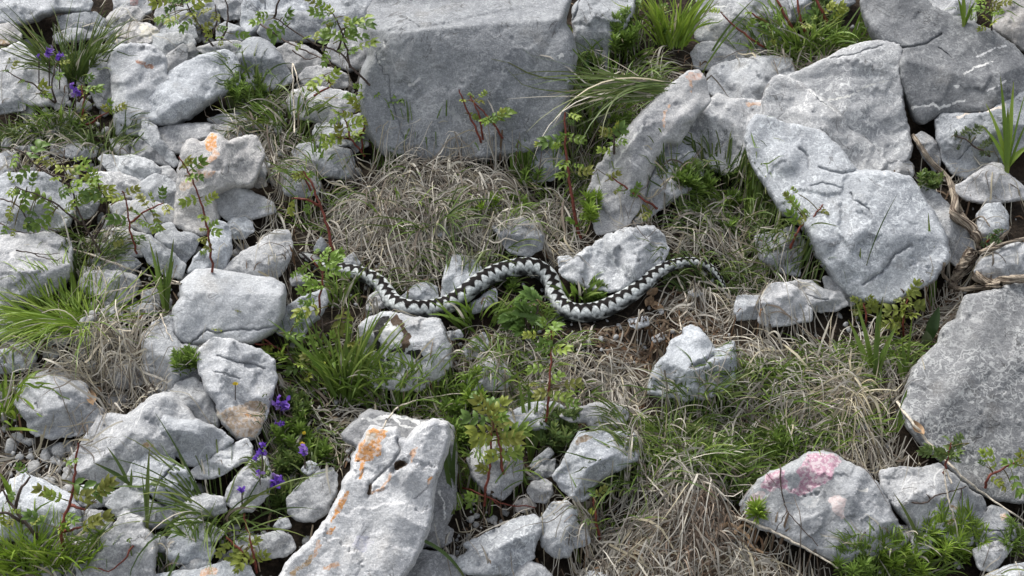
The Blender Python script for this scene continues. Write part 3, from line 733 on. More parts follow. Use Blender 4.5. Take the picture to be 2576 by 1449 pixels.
rock('weathered grey stone under the middle of the snake', T(1, 1, '1560,1180 1640,1110 1720,1060 1760,1150 1700,1250 1590,1260'), .85, lift=12)
rock('low pale stone sunk in the turf below the middle of the snake', T(1, 1, '1580,1400 1650,1308 1760,1248 1850,1278 1925,1370 1890,1480 1620,1520'), 1.0, lift=18)
rock('grey flat stone between the first bend of the snake and the white triangular stone', T(1, 1, '1085,800 1200,698 1300,678 1365,720 1380,830 1200,850'), .82, lift=2)
rock('dark flat stone under the belly of the snake between its bends', T(1, 1, '1550,890 1680,800 1810,720 1820,840 1650,920'), .70)
rock('slanting grey stone between the pale block and the leafy sprigs', T(1, 1, '150,1060 230,868 330,798 520,728 545,830 490,940 390,1020 350,1110 240,1100'), .90, lift=4)
rock('small brown-grey stone under the neck of the snake', T(1, 1, '655,515 740,458 790,545 700,570'), .85, lift=8)

# ---- left middle (tile 0,1)
rock('pale squared block with a flat top and a crack near its base', T(0, 1, '1295,1020 1308,880 1368,800 1358,690 1480,588 1600,583 1930,640 2050,650 2145,700 2155,760 2145,920 2085,1040 1970,1115 1890,1148 1780,1160 1430,1160 1350,1145 1305,1085'), 1.02, fleck=.12, tilt=.66, depth=.55, edge=.14, soft=.09, rough=.25, warm=.005, ridges=[(450, 738, 720, 748, 1.1, .12)], facets=0, lift=6,
     cracks=[(T(0, 1, '1425,1155 1560,1042 1640,1060 1800,1035 1960,1035 2080,1010'), 2.4, 8)])
rock('smooth rounded stone with a shaded base beside the tall white stone', T(0, 1, '1675,605 1750,520 1830,448 1930,408 2000,348 2080,288 2180,288 2205,400 2185,530 2110,635 2000,670 1800,620'), .98, edge=.3, fleck=.3)
rock('dark cobble in the gap beside the pale squared block', T(1, 1, '255,655 320,598 405,640 385,700 270,705'), .62, edge=.5)
rock('sharp dark sliver behind the red rose stem', T(1, 1, '435,440 490,335 535,400 505,450'), .6, lift=8)
rock('blunt grey stone behind the forked red stem', T(0, 1, '815,370 850,278 960,248 1010,298 1110,320 1075,400 1080,480 980,500 870,470'), .95)
rock('grey stone behind the rose leaves beside the rust-stained boulder', T(0, 1, '820,100 940,70 1080,60 1250,90 1315,130 1320,240 1230,240 1180,310 1080,320 960,250 860,200'), .88, lift=-4)
rock('tongue-like pale stone slanting down beneath the red stem', T(0, 1, '1055,350 1130,328 1220,398 1300,450 1400,545 1375,655 1250,635 1130,540 1065,450'), 1.02, edge=.3, ridges=[(370, 610, 460, 680, .4, .5)], facets=2, lift=4)
rock('rounded shaded stone under the rust-stained boulder', T(0, 1, '1170,340 1230,238 1300,238 1340,300 1440,308 1510,345 1460,460 1385,545 1340,515 1245,420'), .85, edge=.3)
rock('tall white stone with a shaded flank behind the red stem', T(0, 1, '1410,610 1460,498 1560,398 1600,278 1650,215 1712,238 1738,300 1750,440 1705,570 1660,615 1530,605'), 1.15, fleck=.1, tilt=.6, ridges=[(560, 640, 575, 560, .25, .7)], facets=2)
rock('small round stone beside the tall white stone', T(0, 1, '1715,245 1760,193 1850,193 1905,230 1915,295 1840,350 1740,350'), 1.0, edge=.4)
rock('dark flat stone bridging the gap above the white rounded stone', T(0, 1, '725,545 715,468 800,452 1000,488 1070,540 1010,615 870,605 735,615'), .68)
rock('white rounded stone beside the broad green blades', T(0, 1, '585,680 640,618 770,588 900,598 1020,628 1058,680 1015,785 925,858 830,890 765,840 725,790 610,745'), 1.08, edge=.25, fleck=.3, ridges=[(250, 720, 330, 690, .3, .5)], facets=2)
rock('broad pale rock behind the fine green tussock', T(0, 1, '-80,450 -20,338 100,318 400,308 530,370 540,610 450,720 310,800 190,870 200,960 80,1075 -80,1100'), 1.05, fleck=.15, tilt=.4, edge=.10, ridges=[(-20, 720, 150, 640, .3, .3)], facets=3)
rock('large pale rock under the bushy lime-leaved rose', T(0, 1, '-80,-90 60,-140 320,-150 460,-90 570,100 520,250 380,320 150,335 -80,345'), 1.05, fleck=.3, tilt=.4, facets=4)
rock('dark thin stone under the broad green blades', T(0, 1, '945,875 1080,838 1195,848 1190,930 1040,945'), .75)
rock('small dark stone between the white rounded stone and the pale squared block', T(0, 1, '1055,765 1140,738 1185,845 1080,845'), .65)
rock('shaded grey rock below the pale squared block, half under straw', T(0, 1, '1075,1090 1150,988 1290,928 1320,1080 1370,1150 1490,1160 1490,1250 1510,1420 1400,1530 1200,1510 1095,1370 1072,1210'), .88, tilt=.6, edge=.25)
rock('white rock with an orange-brown lower corner beside the purple flowers', T(0, 1, '1493,1190 1600,1108 1700,1098 1820,1148 1960,1188 2065,1270 2088,1400 2050,1560 2000,1710 1930,1860 1880,1875 1780,1862 1715,1785 1645,1700 1635,1600 1555,1500 1493,1300'), 1.15, fleck=.15, tilt=.6, depth=.55, edge=.14, ridges=[(500, 930, 690, 940, .5, .2), (545, 985, 570, 1090, .6, .15)], facets=2, lift=6,
     cracks=[(T(0, 1, '1640,1235 1720,1260 1790,1285 1900,1300 1990,1330'), 2.4, 7), (T(0, 1, '1610,1355 1680,1365 1800,1410'), 2.0, 5)],
     paint=[('area', T(0, 2, '1650,220 1760,170 1940,120 2020,160 1990,300 1920,405 1790,400 1720,330'), (.47, .36, .26), 7), ('area', T(0, 2, '1560,60 1650,220 1700,310 1640,250'), CREAM, 6), ('line', T(0, 2, '1860,230 1930,260'), OR, 6), ('line', T(0, 2, '1740,330 1760,260 1800,330'), (.25, .13, .07), 2)])
rock('pale stone under the straw of the tussock', T(0, 1, '-80,1240 0,1188 100,1148 230,1148 280,1250 220,1345 -80,1380'), 1.0)
rock('shaded stone showing through the hanging straw of the tussock', T(0, 1, '770,1310 900,1258 1080,1328 1110,1440 920,1490 790,1430'), .82)
rock('low grey stone in front of the tussock straw', T(0, 1, '90,1480 260,1370 420,1330 560,1400 520,1500 240,1540'), .9, lift=-4)

# ---- lower left (tile 0,2)
rock('cracked grey rock with ragged crest under the tussock straw', T(0, 2, '112,150 150,28 220,-40 430,-60 640,-10 690,120 780,200 730,310 600,385 400,420 235,375 195,270'), 1.0, fleck=.2, ridges=[(60, 1030, 240, 1030, .4, .4)], facets=4, rough=1.5)
rock('broad pale hump of rock with a hollowed nose, near the purple flowers', T(0, 2, '525,565 620,440 690,338 750,248 870,223 960,238 1040,178 1170,78 1300,60 1420,180 1500,290 1400,440 1320,530 1230,570 1100,560 985,670 955,750 880,780 700,740 550,660'), 1.08, fleck=.3, tilt=.42, depth=.5, edge=.14, ridges=[(200, 1120, 440, 1050, .35, .2)], facets=3, paint=[('area', T(0, 2, '1070,450 1120,440 1170,465 1150,480 1080,470'), TAN, 3)])
rock('shaded upper shoulder of the broad pale hump', T(0, 2, '1150,110 1290,45 1340,-10 1460,-50 1568,25 1608,150 1650,260 1655,325 1500,300 1390,285 1300,230'), .82, fleck=.3, tilt=.55, cracks=[(T(0, 2, '1310,205 1350,240 1400,265'), 5, 9)])
rock('smooth hollowed nose of rock thrust out of the broad pale hump', T(0, 2, '1015,400 1060,300 1150,262 1240,222 1340,258 1500,268 1640,338 1775,430 1650,505 1565,568 1472,622 1420,622 1395,585 1310,530 1170,530 1085,495'), .95, fleck=.12, tilt=.55, edge=.2, ridges=[(420, 1080, 560, 1090, .4, .7), (340, 1080, 440, 1150, -.18, -.18)], facets=1, lift=20)
rock('thin upright wedge standing below the hollowed nose', T(0, 2, '1155,528 1312,436 1320,570 1260,575'), 1.0, tilt=.7, edge=.08, facets=1, lift=26)
rock('cleft grey block below the thin upright wedge', T(0, 2, '965,680 1000,598 1090,508 1160,523 1260,558 1310,588 1400,638 1455,720 1478,745 1430,860 1300,950 1200,880 1080,800 985,770'), .98, fleck=.3, tilt=.5, facets=4, soft=.05, lift=14, cracks=[(T(0, 2, '1335,605 1290,630 1250,690 1190,750'), 2.4, 9)])
rock('thin slab propped over a brown hollow beside the purple flowers', T(0, 2, '1435,690 1450,648 1560,578 1660,498 1870,408 1912,480 1905,550 1790,620 1680,685 1600,712 1480,718'), 1.08, fleck=.35, tilt=.3, edge=.08, depth=.35, facets=2, lift=16)
rock('flat grey stone behind the spreading dark grass tuft', T(0, 2, '1295,960 1370,848 1560,828 1690,858 1710,960 1560,1020 1400,1030 1305,1010'), .98, lift=3)
rock('shaded stone beneath the propped slab', T(0, 2, '1690,900 1720,778 1800,680 1900,560 2000,550 2060,700 2010,860 1900,960 1800,970'), .90)
rock('dark-fronted layered stone amid the rubble below the cleft grey block', T(0, 2, '795,910 870,818 940,756 1060,776 1130,868 1305,965 1295,1070 1130,1095 1060,1010 990,980 900,1020'), .86, tilt=.55, ridges=[(270, 1262, 400, 1262, .9, .3)], facets=2, lift=4)
rock('big white stone behind the low red-stemmed rose', T(0, 2, '-80,900 60,798 80,718 190,676 330,733 450,798 530,828 605,940 605,1060 645,1110 550,1165 400,1175 250,1215 100,1180 -80,1170'), 1.16, fleck=.3, tilt=.45, edge=.18, ridges=[(20, 1280, 190, 1300, .3, .5)], facets=3)
rock('small stone between the big white stone and the layered stone', T(0, 2, '550,785 680,756 860,800 840,905 700,945 580,910'), .98)
rock('small shaded stone behind the low rose leaves', T(0, 2, '585,1045 620,948 780,956 850,1050 780,1140 640,1105'), .88)
rock('dark low stone under the low rose stem', T(0, 2, '250,1255 300,1188 480,1128 660,1128 650,1190 540,1275 500,1320 330,1340'), .68)
rock('grey notched stone beside the bright short turf', T(0, 2, '512,1305 560,1200 700,1168 850,1088 900,990 960,966 1085,1018 1092,1090 1145,1130 1185,1230 1165,1350 1165,1500 1000,1570 600,1570 580,1400'), 1.0, fleck=.35, tilt=.5, ridges=[(190, 1385, 380, 1330, .35, .45)], facets=3)
rock('pale capstone of the small pair at the foot of the dark grass tuft', T(0, 2, '1283,1085 1340,1038 1490,1016 1620,1078 1700,1125 1625,1200 1480,1180 1320,1140'), 1.05, lift=8)
rock('shaded lower stone of the small pair at the foot of the dark grass tuft', T(0, 2, '1262,1175 1310,1120 1440,1160 1590,1198 1628,1255 1585,1335 1400,1355 1310,1365 1258,1295'), .82, tilt=.6)
rock('small flat flake below the stone pair', T(0, 2, '1315,1440 1420,1338 1520,1286 1605,1370 1570,1420 1480,1440'), .92)
rock('long pale rock with a peach spot beside the orange-stained slab', T(0, 2, '1040,1470 1300,1418 1500,1398 1600,1366 1750,1326 1885,1378 1925,1460 1905,1580 1040,1580'), 1.08, paint=[('line', T(0, 2, '1530,1430 1580,1400 1620,1420'), PEACH, 6)])
rock('pebble-sized dark stone beside the notched stone', T(0, 2, '1135,1140 1230,1148 1280,1200 1265,1268 1190,1268'), .75)
rock('rounded grey stone beside the orange-stained slab', T(0, 2, '1775,1185 1850,1138 1960,1148 2100,1106 2200,1148 2235,1240 2160,1300 2000,1320 1830,1285'), .82)

# ---- lower middle (tiles 1,2 and 2,2)
rock('dark squared stone between the purple flowers and the orange-stained slab', T(1, 2, '230,870 300,788 370,728 480,656 570,636 615,690 605,830 555,920 545,970 440,1040 300,1030 245,975'), .80, fleck=.2, tilt=.5, ridges=[(730, 1265, 850, 1270, .35, .7)], facets=3, soft=.05)
rock('thumb-sized pale stone below the dark squared stone', T(1, 2, '125,1075 180,1008 240,1016 268,1080 190,1110'), .95)
rock('small grey stone above the dark squared stone', T(1, 2, '340,645 400,578 455,600 490,655 400,690'), .92)
rock('grey stone laced with white veins behind the orange-stained slab', T(1, 2, '640,385 780,248 860,193 960,218 1130,248 1300,288 1400,263 1495,330 1515,600 1505,920 1400,1130 1260,1240 1100,960 900,600'), .80, fleck=.1, tilt=.5, facets=3,
     paint=[('line', T(1, 2, '780,260 900,270 1000,240 1130,255 1230,300'), WHT, 2.5), ('line', T(1, 2, '1040,260 1110,320 1200,330'), WHT, 2.2), ('line', T(1, 2, '1060,250 1180,270 1300,300'), WHT, 2), ('line', T(1, 2, '1440,320 1460,400 1450,470'), WHT, 2.2), ('line', T(1, 2, '860,270 950,310 1020,300'), (.5, .5, .5), 1.6), ('line', T(1, 2, '1390,330 1420,420'), (.5, .5, .5), 1.6), ('line', T(1, 2, '1380,800 1420,900 1430,1020'), WHT, 2)])
rock('white slab with bright orange stains and brown cavities', T(1, 2, '655,735 720,648 730,570 780,468 860,318 960,336 1060,326 1090,400 1135,420 1200,338 1340,266 1440,288 1470,400 1440,520 1385,650 1340,800 1330,1000 1262,1210 1190,1360 1000,1600 100,1600 250,1328 400,1198 440,1148 530,1028 600,898 655,800'), 1.30, fleck=.08, warm=.012, tilt=.62, depth=.42, edge=.07, soft=.06, rough=.55, step=3.4, lift=26,
     ridges=[(1060, 1400, 1130, 1080, .15, .85), (860, 1290, 980, 1060, .55, .1)], facets=0,
     cracks=[(T(1, 2, '1060,420 1090,500 1040,580 1000,620 930,690 880,730'), 3.5, 9), (T(1, 2, '1120,600 1080,600 1040,650'), 7, 16), (T(1, 2, '860,760 850,840'), 6, 10), (T(1, 2, '1290,780 1240,830 1200,860'), 1.8, 4)],
     paint=[('area', T(1, 2, '735,580 780,470 840,360 880,330 1000,355 970,400 940,440 945,550 900,540 880,580 830,590 800,600'), OR, 5), ('area', T(1, 2, '790,600 830,590 810,650 800,720 785,720'), OR, 3), ('area', T(1, 2, '800,420 840,360 930,360 900,440 850,470'), (.45, .36, .26), 5), ('area', T(1, 2, '600,930 640,860 690,800 712,800 680,880 640,960 580,1040 555,1050'), OR, 4), ('area', T(1, 2, '525,1110 560,1080 600,1075 560,1130 520,1135'), OR, 4), ('area', T(1, 2, '1290,770 1310,700 1330,690 1310,750'), OR, 3), ('area', T(1, 2, '1160,530 1190,480 1220,470 1190,580 1170,600'), PEACH, 4), ('line', T(1, 2, '880,830 960,790 1020,690'), PEACH, 3), ('line', T(1, 2, '440,1300 480,1200'), PEACH, 4), ('line', T(1, 2, '270,1430 400,1340 430,1290'), TAN, 4), ('line', T(1, 2, '500,1400 620,1360'), PEACH, 3), ('area', T(1, 2, '720,1230 760,1140 860,1150 880,1210 800,1280'), (.42, .42, .47), 6), ('area', T(1, 2, '1045,600 1090,575 1130,610 1040,660'), BRN, 3), ('area', T(1, 2, '835,840 850,760 872,760 870,840'), BRN, 2)])
rock('grey stone in the shade beside the orange-stained slab', T(1, 2, '1255,1215 1300,1078 1420,1056 1490,1100 1480,1190 1380,1250'), .82)
rock('flat grey rock below the arching sedge blade', T(1, 2, '1040,1580 1130,1398 1240,1258 1400,1266 1540,1328 1580,1450 1520,1580'), .88, fleck=.3)
rock('squiggle-patterned wedge beside the orange-stained slab', T(1, 2, '1492,1355 1610,1250 1560,1206 1700,1148 1850,1078 1960,1016 2100,986 2168,1040 2158,1130 2108,1200 2095,1310 2000,1420 1900,1440 1700,1455 1540,1415'), .92, fleck=1.0, tilt=.45, ridges=[(1170, 1420, 1340, 1320, .35, .4)], facets=2, lift=15)
rock('shaded grey rock behind the twin red rose stems', T(1, 2, '1590,565 1700,428 1880,386 1995,418 2010,720 1860,880 1745,835 1630,705'), .88, lift=14)
rock('rounded rock between the squiggle-patterned wedge and the dead litter', T(1, 2, '1820,1580 1932,1378 2060,1326 2150,1366 2240,1449 2220,1580'), .95)
rock('grey rock top behind the broad upright blades', T(2, 2, '-40,225 120,148 300,126 395,170 390,250 280,345 100,345 -30,315'), .90, lift=18)
rock('blue-grey smooth rock behind the thyme sprouts', T(2, 2, '362,245 420,198 620,146 760,146 875,190 870,265 790,330 700,380 600,370 560,290 440,280'), .92, fleck=.1, edge=.2, lift=46)
rock('white rock with a brown notch behind the dark fine grass', T(2, 2, '305,695 380,598 420,508 480,418 500,366 640,356 900,366 970,420 955,570 800,655 650,735 605,820 560,885 490,885 415,830 345,760'), 1.14, fleck=.15, facets=3, tilt=.5, ridges=[(1400, 1190, 1520, 1170, .3, .5)], paint=[('area', T(2, 2, '480,450 500,395 560,385 620,400 560,430 500,465'), (.22, .17, .12), 4)], lift=34)
rock('small greenish-grey stone below the white rock with the brown notch', T(2, 2, '115,805 150,738 250,723 305,750 310,825 255,900 160,885'), .82, lift=16)
rock('dark elongated stone behind the twin red rose stems', T(2, 2, '130,625 170,568 280,478 318,520 260,590 170,650'), .62)
rock('dark flat stone under the dark elongated stone', T(2, 2, '110,715 250,590 330,560 315,690 200,730'), .70, lift=-3)
rock('upright grey stone beside the squiggle-patterned wedge', T(2, 2, '212,1025 300,898 420,876 495,970 480,1050 560,1090 590,1200 460,1245 435,1305 320,1315 222,1225'), .95, tilt=.6, lift=16)
rock('small dark stone beside the upright grey stone', T(2, 2, '485,1015 540,976 598,1080 578,1130 500,1100'), .75)
rock('small tan pebble below the white rock with the brown notch', T(2, 2, '485,885 540,876 588,892 565,948 500,938'), .85, warm=.14)
rock('pinkish pale pebble beside the reddish runner', T(2, 2, '25,885 90,862 150,860 188,922 100,965 30,965'), 1.0, warm=.06)
rock('low white stone in the dead litter', T(2, 2, '505,1500 590,1408 700,1426 770,1490 760,1560 510,1560'), 1.1)
rock('rock with rose-pink crusty lichen', T(3, 2, '-205,900 -150,818 -60,718 20,666 130,626 210,586 300,521 400,516 500,528 600,598 740,656 830,758 900,888 980,1040 1055,1175 1000,1245 870,1285 700,1325 580,1355 400,1295 250,1225 50,1135 -100,1065 -195,970'), .95, fleck=.1, tilt=.5, depth=.5, edge=.16, rough=.8, ridges=[(1890, 1240, 2230, 1250, .35, .3), (2150, 1180, 2260, 1330, .2, .25)], facets=1, step=3.6,
     paint=[('area', T(3, 2, '210,650 270,600 300,530 400,520 490,530 550,580 500,640 490,700 440,750 350,780 300,820 240,850 200,830 140,800 80,790 0,810 -60,760 0,690 60,650 130,660 150,790 220,790 250,720 230,680'), PINK, 4), ('area', T(3, 2, '450,860 520,840 590,870 580,930 570,1020 530,1000 480,960 470,900'), (.62, .52, .50), 4), ('area', T(3, 2, '250,880 340,820 380,850 370,930 290,940'), (.50, .51, .51), 5), ('area', T(3, 2, '660,790 760,790 750,815 680,815'), (.5, .49, .46), 4), ('area', T(3, 2, '-150,850 -60,800 -20,830 -80,930 -150,940'), (.55, .42, .42), 4)])
rock('grey rock with tan spots beside the pink-lichened rock', T(3, 2, '845,662 900,638 1000,628 1150,638 1290,602 1400,688 1500,778 1620,858 1645,930 1570,1040 1540,1210 1400,1215 1240,1115 1230,1240 1100,1305 1085,1095 985,965 925,885 865,805'), .92, fleck=.15, tilt=.5, facets=3, warm=.01, ridges=[(2240, 1240, 2470, 1260, .3, .4)], paint=[('area', T(3, 2, '1330,1040 1380,1015 1440,1010 1380,1060 1335,1068'), (.50, .30, .13), 3), ('line', T(3, 2, '1390,925 1450,940'), TAN, 3)])
rock('grey block with a rusty fleck under the fossil slab', T(3, 2, '1548,1035 1680,916 1800,946 1875,1080 1890,1165 1780,1215 1600,1240 1525,1140'), .88, paint=[('area', T(3, 2, '1740,980 1790,970 1810,1010 1760,1025'), PEACH, 4)], cracks=[(T(3, 2, '1640,1100 1750,1110 1860,1090'), 1.6, 5)])
rock('pale stone among the needle-leaved herbs', T(3, 2, '1540,1250 1700,1188 1780,1176 1850,1220 1765,1345 1700,1420 1595,1400'), .98)
rock('grey stone between the rusty-flecked block and the smooth pale stone', T(3, 2, '1872,1115 2040,1075 2040,1250 1865,1215'), .95)
rock('smooth pale stone below the rusty-flecked block', T(3, 2, '1590,1510 1680,1428 1800,1376 2060,1330 2100,1600 1590,1600'), 1.08, edge=.3)
rock('pinkish sliver in the gap beside the pink-lichened rock', T(3, 2, '990,1065 1060,1078 1118,1160 1108,1230 1050,1180'), .88, warm=.06, lift=-6)
rock('pale flat rock behind the tall rust-red canes', T(3, 0, '-30,-120 640,-120 660,20 520,90 400,110 150,180 -30,150'), .92, tilt=.4)
rock('grey stone behind the twiggy rose stems above the leaning slab', T(0, 0, '1400,-60 1570,-60 1640,60 1660,180 1560,230 1430,180 1390,60'), .82, lift=-8)
rock('grey stone between the big pale rock and the great block, under the rose', T(1, 0, '620,240 830,200 850,380 820,520 700,540 600,480 520,420 560,300'), .78, lift=-8)
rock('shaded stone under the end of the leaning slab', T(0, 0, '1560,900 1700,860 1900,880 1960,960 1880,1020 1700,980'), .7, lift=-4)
rock('low stone behind the leafy thorny rose of the great block', T(1, 0, '640,900 790,860 840,980 850,1100 760,1150 680,1080'), .8, lift=-8)
rock('pale stone between the bushy rose and the tall narrow stone', T(0, 0, '340,860 520,850 620,900 600,980 450,1000 330,950'), .85, lift=-2)
rock('flat stone half under the bushy lime-leaved rose', T(0, 1, '540,-80 700,-60 760,60 700,180 600,220 540,100'), .8, lift=-6)
rock('low stone between the white block in the straw and the speckled boulder', T(3, 1, '420,640 620,650 700,760 640,860 560,840 430,740'), .85, lift=-2)
print('ROCKS', len(ROCKS), _nv)
# ------------------------------------------------------------------ surface lookup
sv = np.stack([GX, GY, GZ], -1)
core_i = np.where((gx > -1.1) & (gx < 1.1))[0]; core_j = np.where((gy > -.9) & (gy < 1.0))[0]
bv = BVHTree.FromPolygons([tuple(v) for v in np.vstack(BVH_V)], BVH_F)
HN, HX0, HY0, HX1, HY1 = .004, -.86, -.62, .86, .72
hxs = np.arange(HX0, HX1, HN); hys = np.arange(HY0, HY1, HN)
HM = soil_z(*np.meshgrid(hxs, hys, indexing='ij'))
_dn = Vector((0, 0, -1))
for i, x in enumerate(hxs):
    for j, y in enumerate(hys):
        r_ = bv.ray_cast(Vector((x, y, 2.0)), _dn)
        if r_[0] is not None and r_[0].z > HM[i, j]: HM[i, j] = r_[0].z
def surf_z(x, y):
    fx = np.clip((np.asarray(x) - HX0) / HN, 0, len(hxs) - 1.001); fy = np.clip((np.asarray(y) - HY0) / HN, 0, len(hys) - 1.001)
    i = fx.astype(int); j = fy.astype(int); a = fx - i; b = fy - j
    z = HM[i, j] * (1 - a) * (1 - b) + HM[i + 1, j] * a * (1 - b) + HM[i, j + 1] * (1 - a) * b + HM[i + 1, j + 1] * a * b
    x = np.asarray(x, float); y = np.asarray(y, float)
    off = (x < HX0 + .01) | (x > HX1 - .01) | (y < HY0 + .01) | (y > HY1 - .01)
    if np.any(off): z = np.where(off, soil_z(x, y), z)
    return z
def pick(px, py, off=0.0):
    """first point of soil or rock seen through a pixel"""
    r_ = ray(px, py)
    t = np.linspace(1.0, 2.6, 640)
    P = CAM + r_ * t[:, None]
    below = P[:, 2] <= surf_z(P[:, 0], P[:, 1]) + off
    k = int(np.argmax(below)) if below.any() else 300
    return P[k]
def pick_soil(px, py):
    t = np.linspace(1.0, 2.6, 640); P = CAM + ray(px, py) * t[:, None]
    below = P[:, 2] <= soil_z(P[:, 0], P[:, 1])
    return P[int(np.argmax(below))]

# ------------------------------------------------------------------ the snake
sp = np.array([[332, 468, 12], [345, 474, 24], [368, 484, 36], [400, 500, 43], [435, 517, 44], [470, 535, 36], [510, 553, 33], [555, 570, 36], [600, 580, 42], [700, 597, 48], [800, 625, 52], [880, 660, 55],
               [940, 707, 58], [985, 768, 60], [1030, 830, 62], [1100, 872, 64], [1180, 890, 66], [1260, 892, 66], [1360, 880, 66], [1460, 848, 66], [1560, 785, 66],
               [1660, 705, 66], [1780, 632, 66], [1900, 592, 66], [1980, 572, 66], [2060, 568, 66], [2130, 590, 66], [2195, 635, 64], [2235, 700, 62], [2262, 790, 63],
               [2310, 868, 66], [2390, 912, 67], [2480, 918, 68], [2570, 905, 67], [2660, 872, 66], [2760, 820, 62], [2860, 755, 58], [2940, 690, 54], [3000, 636, 50],
               [3070, 586, 45], [3160, 550, 40], [3260, 533, 36], [3350, 540, 33], [3430, 578, 28], [3482, 630, 22], [3516, 682, 16], [3536, 735, 11], [3545, 780, 5]], float)
sp3 = np.c_[644 + sp[:, 0] / 3, 483 + sp[:, 1] / 3, sp[:, 2] / 3]
spd = catmull(sp3, 24)
L0 = np.r_[0, np.cumsum(np.linalg.norm(np.diff(spd[:, :2], axis=0), axis=1))]
NS = 1500
ss = np.linspace(0, L0[-1], NS)
path = np.stack([np.interp(ss, L0, spd[:, k]) for k in range(3)], 1)
tt = np.empty(NS)
for i in range(0, NS, 10):
    rr = path[i, 2] * DIST / FPX
    P = pick(path[i, 0], path[i, 1], rr * .85)
    tt[i] = (P - CAM) @ FWD
ii = np.arange(0, NS, 10)
ts = np.interp(np.arange(NS), ii, tt[ii])
ker = np.exp(-(np.arange(-120, 121) / 55.0) ** 2); ker /= ker.sum()
ts = np.convolve(np.pad(ts, 120, 'edge'), ker, 'valid') - .010
SC = CAM + ray(path[:, 0], path[:, 1]) * ts[:, None]
SR = path[:, 2] * ts / FPX * 1.13
SR[:] = np.maximum(SR, .0012)
tan_ = np.gradient(SC, axis=0); tan_ /= np.linalg.norm(tan_, axis=1)[:, None]
SUPV = np.array([0, -.16, 1.0])          # the back faces the sky
side = np.cross(tan_, SUPV); side /= np.linalg.norm(side, axis=1)[:, None]
upv = np.cross(side, tan_)
NA = 56
ang = np.arange(NA) / NA * 2 * pi
sl = np.r_[0, np.cumsum(np.linalg.norm(np.diff(SC, axis=0), axis=1))]
SLEN = sl[-1]
# body cross-section: slightly flattened belly, wider than high on the head
head = np.clip(1 - sl / .040, 0, 1)
flat = 1 - .30 * np.clip(1 - (sl / .036) ** 4, 0, 1)
ca, sa = np.cos(ang), np.sin(ang)
belly = np.where(ca < 0, .86, 1.0)
# scale lattice, keeled diamonds
rows = 22
sv_ = sl[:, None] / .0044; av_ = (ang / (2 * pi) * rows)[None]
u1 = (sv_ + av_) * .5; u2 = (sv_ - av_) * .5
f1 = np.abs((u1 % 1) - .5) * 2; f2 = np.abs((u2 % 1) - .5) * 2
cell = np.maximum(f1, f2)                               # 1 at scale borders
cid = (np.floor(u1).astype(int) * 7919 + np.floor(u2).astype(int) * 104729) % 1000 / 1000.0
rel = (1 - cell ** 3) * .00034 * np.clip(SR / .01, .3, 1)[:, None]
rad = SR[:, None] * belly[None] + rel
SV = SC[:, None] + side[:, None] * (rad * sa[None])[..., None] + upv[:, None] * (rad * ca[None] * flat[:, None])[..., None]
# colours: angle from the back line measured as arc distance in radii
al = (ang + pi) % (2 * pi) - pi
lam = .0112 * np.clip(SR / .0095, .42, 1.0) ** .8
ph = np.cumsum(np.r_[0, np.diff(sl)] / lam)
tri = lambda x: 2 * np.abs(2 * ((x % 1) - .5)) - 1
wobp = noise3(np.c_[sl * 160, np.zeros(NS), np.zeros(NS)]) * .08
lobe = lambda x: .19 + .66 * (1 - np.abs(np.sin(pi * x)) ** .95)          # sharp dark teeth, round pale lobes
am = 1 + .16 * noise3(np.c_[sl * 70, np.ones(NS) * 4.4, np.zeros(NS)])
eR = lobe(ph + wobp) * am; eL = lobe(ph + wobp + .5) * am
jag = (cid - .5) * .13
edge_ = np.where(al[None] > 0, eR[:, None], eL[:, None])
dark = np.clip(.5 - (np.abs(al[None]) + jag - edge_) / .08, 0, 1)
base = np.ones((NS, NA, 1)) * np.array([.62, .65, .64])[None, None]
base *= (.74 + .36 * cid)[..., None]
# flanks: grey, peppered, with a row of dark blotches
fl = np.clip((np.abs(al) - .80) / .5, 0, 1)[None] * np.ones((NS, 1))
pep = (cid > .42) * fl
base = base * (1 - (.30 * fl + .62 * pep)[..., None])
blot = np.cos(2 * pi * (ph[:, None] + .5 * (al[None] < 0) + .5) + (cid - .5) * 1.2)
bl = np.clip((blot - .35) / .4, 0, 1) * np.exp(-((np.abs(al[None]) - 1.28 - .9 * jag) / .17) ** 2)
base = base * (1 - .75 * np.clip(bl * 1.3, 0, 1)[..., None])
bellyc = np.clip((np.abs(al) - 2.0) / .3, 0, 1)[None] * np.ones((NS, 1))
base = base * (1 - .75 * bellyc[..., None])
dk = np.array([.0075, .0055, .0048])[None, None] * (.8 + .5 * cid)[..., None]
skin = base * (1 - dark[..., None]) + dk * dark[..., None]
# head: grey crown with a dark V and a dark cheek stripe
hd = (sl < .030)
hh = np.clip(1 - sl / .030, 0, 1)
vm = np.abs(np.abs(al)[None] - (.15 + 1.6 * (sl / .030))[:, None] * .75) < .24
ck = (np.abs(np.abs(al)[None] - 1.45) < .22) * np.ones((NS, 1), bool)
hcol = np.array([.36, .37, .36]) * (.55 + .7 * cid)[..., None]
hcol = np.where((vm | ck)[..., None], dk, hcol)
skin[hd] = hcol[hd]
skin = skin * (1 - .55 * (cell ** 4))[..., None]
vi = np.arange(NS * NA).reshape(NS, NA)
sf = np.stack([vi[:-1], np.roll(vi[:-1], -1, 1), np.roll(vi[1:], -1, 1), vi[1:]], -1).reshape(-1, 4)
sverts = np.vstack([SV.reshape(-1, 3), SC[:1] - tan_[:1] * .0022, SC[-1:]])
sfl = [tuple(int(q) for q in f) for f in sf]
for k in range(NA):
    sfl.append((NS * NA, int(vi[0, (k + 1) % NA]), int(vi[0, k])))
    sfl.append((NS * NA + 1, int(vi[-1, k]), int(vi[-1, (k + 1) % NA])))
scol = np.vstack([skin.reshape(-1, 3), skin[0, :1], skin[-1, :1]])
